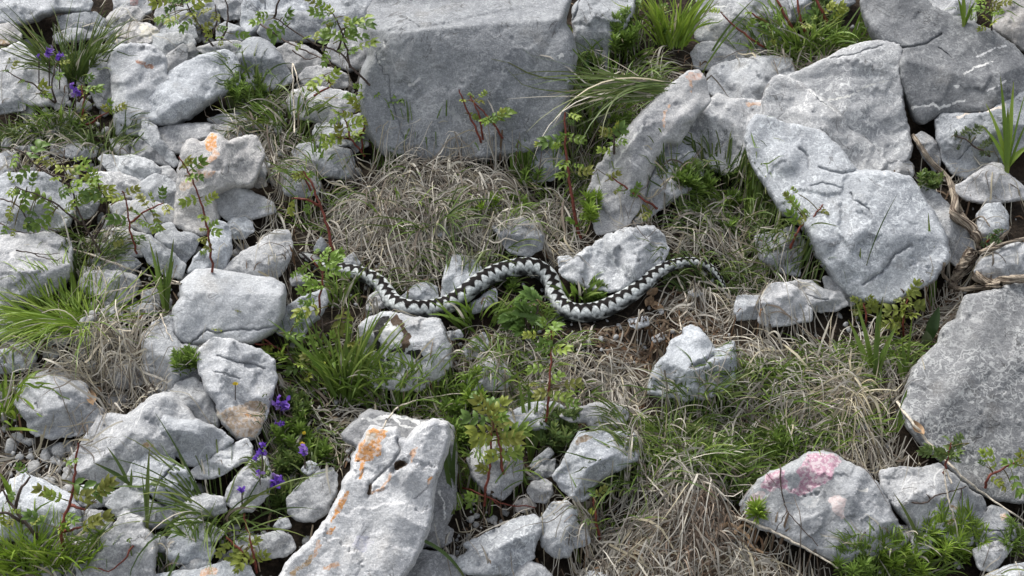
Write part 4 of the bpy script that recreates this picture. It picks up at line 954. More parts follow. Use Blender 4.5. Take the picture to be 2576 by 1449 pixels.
sroot = empty('snake', SC[NS // 2] - NG * SR[NS // 2])
tag(sroot, 'pale grey viper with a black zigzag down its back winding between the rocks', 'snake')
bpy.context.view_layer.update()
mesh_obj('body', sverts, sfl, M_SNAKE, SC[NS // 2], parent=sroot, attrs={'skin': scol})
ek = int(np.argmin(np.abs(sl - .011)))
for sgn in (-1, 1):
    bm = bmesh.new(); bmesh.ops.create_uvsphere(bm, u_segments=10, v_segments=8, radius=.0021)
    me = bpy.data.meshes.new('eye'); bm.to_mesh(me); bm.free(); me.materials.append(M_EYE)
    me.polygons.foreach_set('use_smooth', np.ones(len(me.polygons), bool))
    e = bpy.data.objects.new('eye', me); COL.objects.link(e); e.parent = sroot
    e.location = Vector(SC[ek] + side[ek] * sgn * SR[ek] * .86 + upv[ek] * SR[ek] * .40) - sroot.location
print('SNAKE length', SLEN)
# ------------------------------------------------------------------ strands and blades
def ribbons(roots, heads, length, width, K, curve, lift, gravity=0.0, colors=None, rs=None, hug=True, up0=None, tipc=None, face=None, wpow=.7, minlift=.0008, climb=.022):
    """N ribbons. hug: run over the surface with a small arch; else: grow up and bend over."""
    N = len(roots)
    t = np.linspace(0, 1, K)
    ds = length[:, None] / (K - 1)
    if hug:
        th = heads[:, None] + curve[:, None] * t[None] + np.cumsum(rs.normal(0, .07, (N, K)), 1)
        x = roots[:, 0:1] + np.cumsum(np.cos(th) * ds, 1); y = roots[:, 1:2] + np.cumsum(np.sin(th) * ds * cos(SLOPE), 1)
        z0 = surf_z(x, y)
        # the strand bridges hollows: keep near a smoothed surface
        zm = (np.roll(z0, 1, 1) + np.roll(z0, -1, 1) + z0) / 3; zm[:, 0] = z0[:, 0]; zm[:, -1] = z0[:, -1]
        z = np.maximum(z0, zm) + minlift + lift[:, None] * (np.sin(pi * np.clip(t * 1.05, 0, 1))[None] * .8 + .35 * rs.uniform(0, 1, (N, 1))) 
        # a strand ends where it meets the flank of a rock
        hr = z0 - soil_z(x, y)
        lim = climb + rs.uniform(0, 1, (N, 1)) ** 3 * .05
        ok = np.cumprod(hr < lim, axis=1).astype(bool)
        last = np.maximum(ok.sum(1) - 1, 0)
        li = np.minimum(np.arange(K)[None], last[:, None])
        ax = np.arange(N)[:, None]
        x, y, z = x[ax, li], y[ax, li], z[ax, li]
        z = z + 1e-5 * np.arange(K)[None]
        P = np.stack([x, y, z], -1)
        alive = last >= 3
        # few strands lie across the snake
        SK = SC[::12]; cross = np.zeros(N, bool)
        for q in range(0, N, 400):
            dd_ = np.linalg.norm(P[q:q + 400, :, None, :2] - SK[None, None, :, :2], axis=3) - SR[::12][None, None] - .001
            cross[q:q + 400] = (dd_ < 0).any((1, 2))
        alive &= ~cross | (rs.uniform(0, 1, N) < .04)
        P = P[alive]; N = len(P); width = width[alive]; colors = colors[alive]
    else:
        el = up0[:, None] - gravity[:, None] * t[None] ** 1.6
        th = heads[:, None] + curve[:, None] * t[None]
        dx = np.cos(th) * np.cos(el); dy = np.sin(th) * np.cos(el); dz = np.sin(el)
        P = roots[:, None] + np.cumsum(np.stack([dx, dy, dz], -1) * ds[..., None], 1)
        # do not dive under soil or rock
        zz = surf_z(P[..., 0], P[..., 1])
        k0 = max(K // 3, 1)
        P[:, k0:, 2] = np.maximum(P[:, k0:, 2], np.minimum(zz[:, k0:] + .002, P[:, k0:, 2] + .03))
    tg = np.gradient(P, axis=1); tg /= np.maximum(np.linalg.norm(tg, axis=2), 1e-9)[..., None]
    if face is None:
        fv = NG[None] * .9 + rs.normal(0, .6, (N, 3)) + np.array([0, -.5, 0])
    else: fv = face
    sd = np.cross(tg, fv[:, None]); sd /= np.maximum(np.linalg.norm(sd, axis=2), 1e-9)[..., None]
    wp = (np.minimum(1, (1 - t) * 2.2 + .04) ** wpow)[None] * width[:, None] * .5 * np.minimum(1, .6 + t * 2)[None]
    Lf = P - sd * wp[..., None]; Rt = P + sd * wp[..., None]
    verts = np.stack([Lf, Rt], 2).reshape(-1, 3)
    b = (np.arange(N) * K * 2)[:, None] + (np.arange(K - 1) * 2)[None]
    f = np.stack([b, b + 1, b + 3, b + 2], -1).reshape(-1, 4)
    c = np.repeat(colors[:, None], K, 1)
    if tipc is not None:
        m = (t ** 2)[None, :, None]
        c = c * (1 - m) + tipc[:, None] * m
    # pale sheath at the foot of green blades
    c = np.repeat(c.reshape(-1, 3), 2, 0)
    return verts, f, c

class Bag:
    def __init__(s): s.v = []; s.f = []; s.c = []; s.n = 0
    def add(s, v, f, c):
        s.v.append(v); s.f.append(f + s.n); s.c.append(c); s.n += len(v)
    def build(s, name, mat, origin=None, parent=None):
        v = np.vstack(s.v); f = np.vstack(s.f); c = np.vstack(s.c)
        o = mesh_obj(name, v, f, mat, v.mean(0) if origin is None else origin, parent=parent, attrs={'tint': c})
        return o

STRAW = np.array([[.44, .41, .36], [.52, .48, .42], [.39, .36, .315], [.56, .52, .44], [.28, .245, .205], [.50, .44, .32], [.19, .155, .125], [.60, .56, .49]])
YEL = np.array([[.50, .44, .30], [.53, .48, .35], [.45, .38, .25], [.40, .35, .25]])
GRN = {'dark': np.array([[.075, .120, .032], [.090, .140, .038], [.060, .100, .030], [.11, .15, .048]]),
       'mid': np.array([[.120, .195, .036], [.100, .170, .032], [.140, .215, .048], [.090, .150, .032]]),
       'bright': np.array([[.175, .270, .036], [.150, .240, .032], [.200, .290, .050], [.130, .215, .032]])}
GRN = {k_: v_ * np.array([1.22, 1.18, 1.0]) for k_, v_ in GRN.items()}
def colpick(pal, n, rs, var=.22):
    c = pal[rs.randint(0, len(pal), n)]
    return c * rs.uniform(1 - var, 1 + var, (n, 1))

D = -pi / 2     # downhill, towards the camera
def straw_bag(bag, spots, seed, pal=STRAW, dens=.48):
    """spots: (x px, y px, radius x, radius y, count, length px, curl, lift m, heading or None)"""
    rs = np.random.RandomState(seed)
    for (cx, cy, rx, ry, n, L, curl, lf, hd) in spots:
        n = int(n * dens)
        a = rs.uniform(0, 2 * pi, n); q = np.sqrt(rs.uniform(0, 1, n))
        px = cx + rx * q * np.cos(a); py = cy + ry * q * np.sin(a)
        # strands spring from tussock centres and lie over in common directions
        m = max(n // 26, 3); ci = rs.randint(0, m, n); ca_ = rs.uniform(0, 2 * pi, m); cq = np.sqrt(rs.uniform(0, 1, m))
        ccx = cx + rx * cq * np.cos(ca_); ccy = cy + ry * cq * np.sin(ca_); chd = rs.normal(D, 1.1, m) if hd is None else rs.normal(hd, .5, m)
        cl_ = rs.uniform(0, 1, n) < .72
        px = np.where(cl_, ccx[ci] + rs.normal(0, 13, n), px); py = np.where(cl_, ccy[ci] + rs.normal(0, 8, n), py)
        root = on_slope(px, py, .004)
        h = np.where(cl_, chd[ci] + rs.normal(0, .6, n), rs.uniform(0, 2 * pi, n))
        ln = rs.uniform(.5, 1.5, n) * L * DIST / FPX
        pal_ = pal * .88
        v, f, c = ribbons(root, h, ln, np.where(rs.uniform(0, 1, n) < .12, rs.uniform(.0018, .0030, n), rs.uniform(.0007, .0015, n)), 11, rs.normal(0, curl * .7, n), rs.uniform(.05, 1.5, n) * lf, colors=colpick(pal_, n, rs, .35), rs=rs)
        bag.add(v, f, c)

D = -pi / 2     # downhill, towards the camera
bag = Bag()
straw_bag(bag, [
    (1060, 470, 190, 85, 1500, 120, 1.6, .020, None), (1050, 560, 190, 80, 1100, 130, 1.2, .016, D), (1240, 500, 130, 90, 700, 120, 1.4, .016, None), (960, 640, 140, 60, 500, 110, 1.4, .012, D), (1230, 640, 150, 60, 500, 120, 1.4, .012, None),
    (290, 895, 110, 50, 330, 130, 2.6, .026, None), (300, 935, 120, 60, 420, 150, 1.3, .022, D), (120, 900, 110, 60, 160, 150, 2.4, .014, None),
    (1480, 880, 130, 70, 650, 110, 1.4, .014, D), (1570, 940, 120, 60, 230, 110, 1.5, .012, None), (1400, 960, 120, 50, 380, 120, 1.5, .010, None),
    (1780, 560, 150, 110, 900, 130, 1.5, .016, D), (1700, 500, 80, 70, 260, 110, 1.4, .012, None), (1900, 640, 110, 80, 480, 120, 1.5, .012, D), (1750, 760, 150, 60, 300, 110, 1.7, .010, None), (1890, 800, 80, 80, 260, 110, 1.6, .010, None),
    (1700, 1060, 90, 60, 220, 130, 1.7, .022, None), (1720, 1120, 150, 110, 520, 150, 1.5, .025, D), (1620, 1260, 150, 110, 460, 140, 1.6, .018, None), (1500, 1340, 120, 80, 380, 120, 1.5, .012, None), (1700, 1400, 250, 60, 950, 90, 1.8, .012, None), (1900, 1380, 160, 60, 420, 110, 1.6, .012, None),
    (1950, 960, 110, 80, 420, 140, 1.9, .025, None), (2060, 900, 130, 70, 420, 130, 1.9, .020, None), (1900, 1060, 120, 80, 330, 120, 1.7, .016, None), (2200, 1060, 110, 80, 480, 150, 1.4, .020, D), (2150, 930, 100, 60, 300, 130, 1.6, .016, None), (2280, 930, 80, 70, 220, 120, 1.6, .012, None), (2200, 1150, 110, 35, 200, 120, 1.3, .012, 0.3),
    (1570, 250, 130, 110, 550, 150, 1.6, .020, None), (1450, 380, 110, 70, 320, 140, 1.5, .014, None), (1640, 170, 70, 60, 180, 130, 1.4, .014, None), (1480, 480, 80, 90, 260, 120, 1.5, .012, None), (1360, 560, 110, 80, 420, 110, 1.6, .012, None),
    (640, 270, 80, 60, 280, 120, 1.4, .014, None), (700, 350, 90, 60, 320, 120, 1.4, .014, None), (760, 460, 80, 80, 320, 120, 1.5, .014, D), (700, 620, 60, 60, 130, 110, 1.5, .010, None), (800, 600, 80, 60, 240, 110, 1.5, .010, None),
    (100, 300, 120, 50, 110, 110, 1.5, .012, None), (90, 360, 110, 40, 110, 100, 1.5, .012, None), (250, 60, 110, 50, 120, 130, 1.4, .012, None), (230, 340, 70, 60, 130, 100, 1.5, .010, None), (250, 620, 70, 110, 240, 110, 1.5, .012, None),
    (120, 1110, 110, 50, 260, 120, 1.3, .012, None), (280, 1000, 120, 40, 180, 130, 1.4, .012, None), (830, 1000, 130, 90, 320, 110, 1.5, .010, None), (760, 1120, 90, 90, 180, 100, 1.5, .008, None), (700, 760, 60, 60, 110, 100, 1.5, .010, None), (920, 800, 90, 60, 180, 100, 1.5, .010, None),
    (1250, 830, 110, 60, 320, 110, 1.5, .010, None), (1260, 950, 100, 60, 320, 110, 1.5, .010, None), (1080, 1010, 100, 50, 180, 120, 1.3, .010, None), (1220, 1180, 80, 110, 200, 110, 1.5, .010, None), (1150, 1320, 90, 60, 150, 110, 1.5, .010, None), (1330, 1270, 70, 90, 150, 110, 1.5, .010, None), (1380, 1075, 40, 30, 30, 80, 1.5, .008, None),
    (2080, 170, 100, 50, 260, 120, 1.5, .014, None), (1950, 130, 90, 50, 160, 120, 1.5, .012, None), (2380, 430, 70, 50, 130, 110, 1.4, .010, None), (2520, 430, 60, 40, 90, 110, 1.4, .010, None), (2430, 740, 90, 40, 180, 110, 1.4, .010, None), (2300, 760, 80, 50, 180, 110, 1.4, .010, None), (2480, 620, 80, 60, 130, 100, 1.4, .010, None), (2560, 1290, 30, 60, 60, 100, 1.4, .010, None),
    (420, 1370, 70, 60, 60, 90, 1.4, .008, None), (560, 860, 60, 40, 60, 100, 1.3, .008, D), (60, 1420, 110, 60, 160, 100, 1.4, .010, None), (880, 120, 60, 60, 60, 110, 1.3, .010, None)], 11)
straw = bag.build('dry_grass', M_STRAW)
tag(straw, 'tangled grey-beige dead grass lying between the rocks', 'dry grass', kind='stuff')

# broken brown litter: short dark bits on the soil
bag = Bag(); rs = np.random.RandomState(5)
for (cx, cy, rx, ry, n) in [(1690, 800, 200, 110, 1300), (1640, 900, 120, 80, 500), (1700, 1400, 260, 60, 1200), (1288, 724, 1290, 730, 5200), (2400, 740, 120, 60, 400), (1950, 1350, 120, 60, 300)]:
    a = rs.uniform(0, 2 * pi, n); q = np.sqrt(rs.uniform(0, 1, n))
    px = cx + rx * q * np.cos(a) * 1.1; py = cy + ry * q * np.sin(a) * 1.1
    root = on_slope(px, py)
    sz = soil_z(root[:, 0], root[:, 1]); kz = surf_z(root[:, 0], root[:, 1]) - sz < .012
    root = root[kz]; m = len(root)
    pal = np.array([[.16, .11, .075], [.22, .16, .11], [.10, .07, .05], [.30, .24, .17], [.20, .12, .07]])
    v, f, c = ribbons(root, rs.uniform(0, 2 * pi, m), rs.uniform(.006, .022, m), rs.uniform(.0009, .0034, m), 5, rs.normal(0, 1.0, m), rs.uniform(.0, .006, m), colors=colpick(pal, m, rs), rs=rs)
    bag.add(v, f, c)
lit = bag.build('leaf_litter', M_STRAW)
tag(lit, 'brown crumbled plant litter scattered on the soil', 'leaf litter', kind='stuff')

# thin sparse green blades that sprout everywhere through the straw
def blades(bag, cx, cy, rx, ry, n, L, wmm, spread, lean, key, rs, droop=.9, el=1.25, dry=.06, K=9, anchor=False):
    a = rs.uniform(0, 2 * pi, n); q = np.sqrt(rs.uniform(0, 1, n))
    px = cx + rx * q * np.cos(a); py = cy + ry * q * np.sin(a)
    root = on_slope(px, py, 0.0)
    if anchor:
        cp = pick(cx, cy); root = root + (cp - on_slope(cx, cy, 0.0))
    zs = surf_z(root[:, 0], root[:, 1]); zg = soil_z(root[:, 0], root[:, 1])
    if anchor: root[:, 2] = np.clip(zs, cp[2] + (root[:, 1] - cp[1]) * tan(SLOPE) - .02, cp[2] + (root[:, 1] - cp[1]) * tan(SLOPE) + .012) - .004
    else: root[:, 2] = np.where(zs - zg > .05, zg, zs) - .004
    lx, ly = lean
    hd = np.arctan2(np.sin(a) * spread + ly + rs.normal(0, .35, n), np.cos(a) * spread + lx + rs.normal(0, .35, n))
    up = el - np.abs(rs.normal(0, .08 + .26 * spread, n)) - spread * q * .32 - .5 * math.hypot(lx, ly) * .5
    ln = rs.uniform(.45, 1.1, n) * L * DIST / FPX
    col = colpick(GRN[key], n, rs)
    dm = rs.uniform(0, 1, n) < dry
    col[dm] = colpick(STRAW, dm.sum(), rs)
    tip = col * rs.uniform(.8, 1.25, (n, 1)) + (rs.uniform(0, 1, (n, 1)) < .3) * np.array([.10, .07, .03])
    v, f, c = ribbons(root, hd, ln, rs.uniform(.6, 1.15, n) * wmm * .001, K, rs.normal(0, .35, n), None, gravity=np.abs(rs.normal(droop, .2 + .3 * droop, n)), colors=col, rs=rs, hug=False, up0=up, tipc=tip)
    bag.add(v, f, c)
rs = np.random.RandomState(21)
bag = Bag()
for (cx, cy, rx, ry, n, L, key) in [(1480, 350, 90, 110, 170, 120, 'mid'), (1540, 200, 90, 90, 170, 120, 'mid'), (1850, 500, 110, 90, 190, 110, 'mid'), (1800, 660, 120, 60, 150, 90, 'dark'), (1690, 1080, 50, 50, 90, 90, 'mid'), (1740, 1180, 110, 100, 240, 120, 'mid'), (1850, 1110, 110, 80, 220, 100, 'mid'), (1980, 930, 130, 60, 200, 80, 'mid'), (2120, 900, 90, 70, 140, 90, 'mid'), (1400, 970, 90, 30, 60, 70, 'mid'), (1290, 900, 90, 70, 120, 80, 'mid'), (930, 700, 110, 50, 70, 90, 'dark'), (1180, 660, 120, 60, 90, 90, 'dark'), (1400, 480, 90, 110, 90, 90, 'mid'), (1560, 260, 110, 90, 110, 120, 'mid'), (1700, 480, 60, 50, 60, 90, 'dark'), (1840, 560, 120, 110, 150, 100, 'dark'), (1950, 660, 90, 90, 90, 100, 'dark'),
                                   (1330, 760, 70, 50, 110, 70, 'mid'), (1360, 850, 90, 60, 90, 80, 'mid'), (1060, 960, 130, 60, 130, 100, 'mid'), (1200, 1000, 120, 60, 130, 90, 'mid'), (860, 900, 110, 110, 130, 90, 'mid'), (760, 1080, 80, 110, 150, 70, 'dark'), (700, 1200, 60, 60, 60, 70, 'dark'), (1230, 1170, 70, 110, 90, 90, 'mid'),
                                   (1660, 1120, 120, 120, 180, 120, 'dark'), (1900, 1000, 140, 110, 190, 90, 'mid'), (2060, 950, 120, 90, 150, 90, 'mid'), (2010, 1110, 100, 60, 200, 80, 'mid'), (2230, 880, 90, 70, 90, 90, 'mid'), (2070, 120, 100, 70, 150, 100, 'mid'), (1960, 110, 90, 60, 70, 100, 'mid'),
                                   (90, 330, 120, 60, 190, 80, 'dark'), (250, 350, 70, 60, 90, 90, 'dark'), (220, 620, 70, 90, 150, 90, 'dark'), (700, 330, 90, 90, 110, 100, 'dark'), (790, 480, 60, 80, 60, 100, 'mid'), (1000, 560, 200, 110, 60, 100, 'mid'), (1100, 390, 160, 20, 40, 60, 'mid'),
                                   (2260, 1390, 130, 50, 110, 70, 'mid'), (1540, 1300, 70, 40, 40, 100, 'mid'), (300, 1400, 120, 50, 60, 70, 'mid'), (640, 240, 50, 40, 60, 90, 'dark'), (1230, 560, 90, 80, 60, 90, 'mid'), (520, 1350, 70, 50, 40, 80, 'mid'), (1600, 80, 80, 60, 80, 110, 'mid'), (2450, 60, 50, 30, 40, 90, 'mid')]:
    blades(bag, cx, cy, rx, ry, int(n * 1.7), L * 1.05, 1.9, .8, (0, 0), key, rs, dry=.12)
gr = bag.build('grass', M_GRASS)
tag(gr, 'sparse green grass blades sprouting through the dead grass', 'grass', kind='stuff')

def tuft(label, cx, cy, r, n, L, wmm, spread, lean, key, droop=.9, el=1.25, dry=.06, seed=None, name='grass_tuft', group=None):
    rs = np.random.RandomState(seed or int(cx * 3 + cy))
    b = Bag(); blades(b, cx, cy, r, r * .5, int(n * 1.2), L * 1.1, wmm * 1.15, spread, lean, key, rs, droop, el, dry, anchor=True)
    o = b.build(name, M_GRASS, origin=on_slope(cx, cy, 0.0))
    return tag(o, label, 'grass tuft', group)
tuft('tall dark green tuft of thin grass behind the tallest purple spike', 185, 215, 42, 150, 210, 2.0, .55, (0.1, 0), 'dark', .5, 1.35)
tuft('low dark grass tuft below the white veined slab', 60, 350, 60, 80, 90, 1.6, .7, (0, 0), 'dark')
tuft('short dense tuft under the purple flowers, beside the tall narrow stone', 150, 325, 40, 70, 90, 2.0, .5, (0, 0), 'mid', .5)
tuft('curving dark tuft in front of the big pale slab', 275, 385, 35, 55, 110, 1.5, 1.0, (.15, 0), 'dark', 1.3)
tuft('fine bright green tussock with long needles and curling straw', 190, 832, 55, 380, 190, 1.6, .75, (-.75, .15), 'bright', .7, 1.05, .03)
tuft('upright bright green tuft between the sprigs and the lichen-patched rock', 865, 1012, 34, 70, 215, 3.0, .35, (0, 0), 'mid', .35, 1.45, .02)
tuft('low green tuft hugging the lichen-patched rock', 800, 940, 50, 45, 130, 2.2, .8, (-.1, 0), 'mid')
tuft('green tuft in front of the lichen-patched rock', 985, 1005, 60, 36, 130, 2.4, .5, (.1, 0), 'mid', .6)
tuft('dense upright grass by the vein-lined boulder', 1695, 120, 35, 90, 170, 2.8, .35, (0, 0), 'bright', .35, 1.42, .05)
tuft('long arching tuft sweeping toward the great block', 1690, 225, 45, 60, 330, 2.2, .35, (-1.6, .15), 'dark', .7, .80, .12)
tuft('upright green tuft in the dry grass beside the great block', 1500, 330, 45, 60, 170, 2.3, .6, (0, 0), 'mid', .5)
tuft('green tuft at the foot of the long leaning slab', 1475, 480, 40, 45, 150, 2.0, .6, (.1, 0), 'dark', .7)
tuft('dark tuft of thin blades below the whitish saddle', 1812, 478, 50, 80, 150, 1.9, .8, (0, 0), 'dark', .7)
tuft('dense grass tuft beside the overhanging dark boulder', 2040, 138, 50, 90, 150, 2.6, .6, (-.1, 0), 'mid', .6)
tuft('grass tuft behind the tall rust-red rose canes', 1985, 130, 50, 60, 130, 2.0, .7, (0, 0), 'mid', .6)
tuft('dark wiry tuft with arching blades beside the white rock with the brown notch', 1600, 1245, 45, 50, 190, 1.9, .7, (-.35, 0), 'dark', .8)
tuft('wiry tuft above the white rock with the brown notch', 1700, 1085, 45, 40, 120, 1.7, .9, (0, 0), 'dark', .9)
tuft('thin tuft before the white peaked rock', 1760, 1030, 60, 60, 140, 1.7, .8, (0, 0), 'dark', .8)
tuft('spreading dark tuft behind the small stone pair', 560, 1335, 30, 70, 230, 2.2, .9, (-.1, 0), 'dark', .8, 1.2)
tuft('bright short turf below the dark forked rose twig', 60, 1440, 90, 190, 130, 2.0, .5, (0, 0), 'bright', .4, 1.3, .08)
tuft('bright short turf beside the notched stone', 170, 1450, 50, 90, 120, 2.0, .5, (0, 0), 'bright', .4, 1.3, .08)
tuft('green tuft beside the cracked ragged rock', 10, 1060, 40, 50, 150, 3.0, .6, (.1, 0), 'bright', .6)
tuft('dark blades behind the leaning slab', 640, 215, 40, 30, 130, 2.0, .7, (0, 0), 'dark', .8)
tuft('green tuft below the smooth pale cobble', 735, 330, 45, 50, 130, 2.2, .7, (0, 0), 'mid', .7)
tuft('arching dark tuft in the straw mat above the snake', 1090, 590, 35, 50, 150, 2.0, .9, (.05, 0), 'dark', .9)
tuft('green tuft on the far side of the snake beside the rough white rock', 1455, 772, 30, 24, 75, 3.6, .6, (0, 0), 'mid', .4)
tuft('green blades in front of the middle bend of the snake', 1200, 830, 40, 26, 130, 3.0, .5, (0, 0), 'mid', .3, 1.3)
tuft('green blades rising behind the leafy sprig at the snake head', 850, 770, 25, 20, 110, 3.0, .4, (0, 0), 'mid', .4, 1.35)
tuft('dark green tuft above the pink-lichened rock', 2000, 1120, 60, 120, 100, 1.8, .7, (0, 0), 'dark', .5)
tuft('green tuft in the curled straw below the white block', 1930, 960, 60, 70, 100, 1.7, .8, (0, 0), 'mid', .7)
tuft('yellow-green tuft beside the great fossil slab', 2150, 1080, 50, 60, 100, 1.8, .8, (.1, 0), 'mid', .8)
tuft('green tuft below the pink-lichened rock', 2200, 1425, 60, 80, 90, 1.6, .7, (0, 0), 'mid', .5)
b_ = Bag(); straw_bag(b_, [(2150, 985, 50, 35, 190, 150, 1.1, .022, D), (2120, 1000, 60, 30, 90, 140, 1.2, .02, pi)], 77, YEL)
tag(b_.build('straw_tuft', M_STRAW), 'bright yellow straw tuft combed downhill left of the great fossil slab', 'straw tuft')
b_ = Bag(); straw_bag(b_, [(270, 850, 70, 30, 150, 200, 2.6, .045, D)], 78, np.array([[.50, .45, .35], [.55, .50, .40], [.42, .37, .29]]))
tag(b_.build('straw_tuft', M_STRAW), 'curling pale straw hanging from the bright green tussock', 'straw tuft')
b_ = Bag(); BR = np.array([[.27, .20, .15], [.34, .26, .20], [.20, .14, .10], [.42, .34, .27], [.30, .26, .22]])
straw_bag(b_, [(1740, 1345, 75, 45, 1000, 55, 1.6, .012, None), (1770, 1310, 50, 40, 500, 50, 1.3, .016, D)], 79, BR)
tag(b_.build('withered_clump', M_STRAW), 'fluffy brown withered plant clump near the bleached stick', 'dead plant')

# plants whose few broad blades can be told apart: each blade is a part
def broad(label, cx, cy, L, wmm, blist, key='mid', name='broad_leaved_grass', soil=True):
    """blist: (tip dx px, tip dy px (up positive), droop px)"""
    rs = np.random.RandomState(int(cx + cy * 5))
    base = pick(cx, cy) - FWD * .002 - np.array([0, 0, .003])
    root = empty(name, base); tag(root, label, 'grass plant')
    sc = DIST / FPX
    for (dx, dy, dr) in blist:
        K = 12; t = np.linspace(0, 1, K)[:, None]
        a = base + RIGHT * rs.uniform(-4, 4) * sc + np.array([0, rs.uniform(-6, 6) * sc, 0])
        tip = a + RIGHT * dx * sc + (UP * .85 + np.array([0, 0, .35])) * dy * sc + np.array([0, rs.uniform(-.2, .2) * abs(dy) * sc, 0])
        mid = (a + tip) / 2 + np.array([0, 0, 1]) * dr * sc - RIGHT * dx * .22 * sc
        P = a * (1 - t) ** 2 + mid * 2 * t * (1 - t) + tip * t ** 2
        tg = np.gradient(P, axis=0); tg /= np.linalg.norm(tg, axis=1)[:, None]
        fc = -FWD + rs.normal(0, .45, 3); sdv = np.cross(tg, fc); sdv /= np.linalg.norm(sdv, axis=1)[:, None]
        nn = np.cross(sdv, tg)
        wv = (np.minimum(1, .55 + 1.3 * t[:, 0]) * np.minimum(1, (1 - t[:, 0]) * 2.0 + .03) ** .75 * wmm * .0005 * rs.uniform(.8, 1.15))[:, None]
        v = np.stack([P - sdv * wv + nn * wv * .45, P, P + sdv * wv + nn * wv * .45], 1).reshape(-1, 3)
        f = []
        for k in range(K - 1):
            for m in (0, 1):
                i = k * 3 + m; f.append((i, i + 1, i + 4, i + 3))
        c0 = GRN[key][rs.randint(4)] * rs.uniform(.85, 1.2)
        c = c0 * (1 - .0 * t) * np.ones((K, 1)); c[-2:] = c0 * .7 + np.array([.05, .03, .0]); c[:2] = c0 * .8 + np.array([.06, .05, .02])
        mesh_obj('blade', v, f, M_GRASS, a, parent=root, attrs={'tint': np.repeat(c, 3, 0)})
    return root
broad('clump of broad green blades beside the pale squared block', 418, 790, 170, 5, [(-30, 170, 0), (-18, 150, 0), (22, 165, 0), (30, 130, 5), (-45, 120, 5), (8, 120, 0), (-5, 100, 0)], 'mid')
broad('dark broad blades growing against the orange-stained slab', 1140, 1285, 190, 6, [(-38, 190, 0), (-32, 80, 4), (-12, 170, 0), (6, 120, 0), (12, 160, 0)], 'dark')
broad('tall green blades beside the twin red rose stems', 1335, 1160, 200, 6.5, [(-32, 190, 0), (-6, 175, 0), (18, 150, 0), (75, 165, 6), (8, 140, 0), (-18, 120, 0)], 'mid')
broad('broad bright blades before the overhanging dark boulder', 2530, 430, 170, 7, [(-60, 150, 8), (-30, 215, 0), (10, 200, 0), (45, 190, 0), (-75, 110, 14), (50, 120, 6), (-5, 150, 0), (70, 60, 10)], 'bright')
broad('short blades sprouting behind the overhanging dark boulder', 2425, 62, 90, 6, [(-20, 70, 0), (-5, 90, 0), (14, 70, 0), (30, 60, 0)], 'bright')
broad('pair of tall blades before the speckled curved-crack boulder', 2155, 800, 170, 6, [(4, 160, 0), (14, 140, 0), (-16, 70, 4)], 'mid')
broad('tall dark-tipped blades beside the fork of the dry root', 2340, 800, 220, 6.5, [(-18, 230, 0), (-2, 165, 0), (20, 160, 0), (12, 120, 0)], 'mid')
broad('cluster of broad blades in the straw beside the great fossil slab', 2195, 975, 180, 7, [(-8, 200, 0), (20, 190, 0), (-62, 140, 8), (-48, 180, 4), (60, 140, 4), (8, 150, 0), (38, 110, 0)], 'mid')
broad('short blades beside the tip of the great fossil slab', 2275, 960, 100, 6, [(-10, 90, 0), (14, 140, 0), (-22, 60, 0)], 'mid')
broad('green blades drooping over the tip of the great fossil slab', 2265, 1062, 120, 5, [(50, 30, 26), (110, -30, 60), (80, 20, 40), (18, 70, 4)], 'mid')
broad('broad blades below the leafy rose beside the great block', 800, 450, 150, 5.5, [(-22, 130, 0), (25, 80, 8), (-8, 100, 0), (10, 110, 0), (48, 60, 12)], 'mid')
broad('single pair of blades in front of the layered stone', 372, 1330, 170, 5, [(12, 165, 0), (48, 140, 0), (-4, 120, 0)], 'dark')
broad('short dark blades on the cleft grey block', 330, 1222, 90, 4.5, [(-48, 85, 0), (-86, 52, 0), (4, 40, 0)], 'dark')
broad('dark blades in the dead litter beside the upright grey stone', 1455, 1410, 110, 6, [(-62, 95, 4), (-32, 90, 4)], 'mid')
broad('long narrow blade arching over the squiggle-patterned wedge', 1168, 1450, 110, 5, [(-170, 105, 50)], 'dark')
broad('two long crossing stalks above the flat pale-veined slab', 1768, 182, 220, 3, [(150, 175, 0), (155, 178, 4)], 'mid')
broad('stiff stalk rising before the speckled curved-crack boulder', 2175, 665, 180, 1.6, [(68, 165, 0)], 'dark')
broad('bright broad blades beside the dark forked rose twig', 30, 1262, 60, 6, [(-30, 60, 0), (-20, 42, 6), (0, 40, 0)], 'bright')
broad('green blades and stalks among the needle-leaved herbs', 2330, 1440, 180, 4, [(-90, 175, 12), (-68, 60, 0), (90, 40, 30), (-130, 30, 30), (60, 215, 0)], 'dark')
# ------------------------------------------------------------------ roses, herbs, flowers
def tube(P, R, sides=6, ring0=0.0):
    P = np.asarray(P, float); n = len(P); R = np.broadcast_to(R, (n,))
    tg = np.gradient(P, axis=0); tg /= np.maximum(np.linalg.norm(tg, axis=1), 1e-9)[:, None]
    ref = np.where(np.abs(tg @ np.array([0, 1.0, 0]))[:, None] > .9, np.array([1.0, 0, 0]), np.array([0, 1.0, 0]))
    a = np.cross(tg, ref); a /= np.linalg.norm(a, axis=1)[:, None]; b = np.cross(tg, a)
    th = np.arange(sides) / sides * 2 * pi
    v = (P[:, None] + (a[:, None] * np.cos(th)[None, :, None] + b[:, None] * np.sin(th)[None, :, None]) * R[:, None, None]).reshape(-1, 3)
    i = np.arange(n * sides).reshape(n, sides)
    f = np.stack([i[:-1], np.roll(i[:-1], -1, 1), np.roll(i[1:], -1, 1), i[1:]], -1).reshape(-1, 4)
    return v, f
def merge(parts):
    vs, fs, n = [], [], 0
    for v, f in parts:
        vs.append(v); fs.append(f + n); n += len(v)
    return np.vstack(vs), np.vstack(fs)

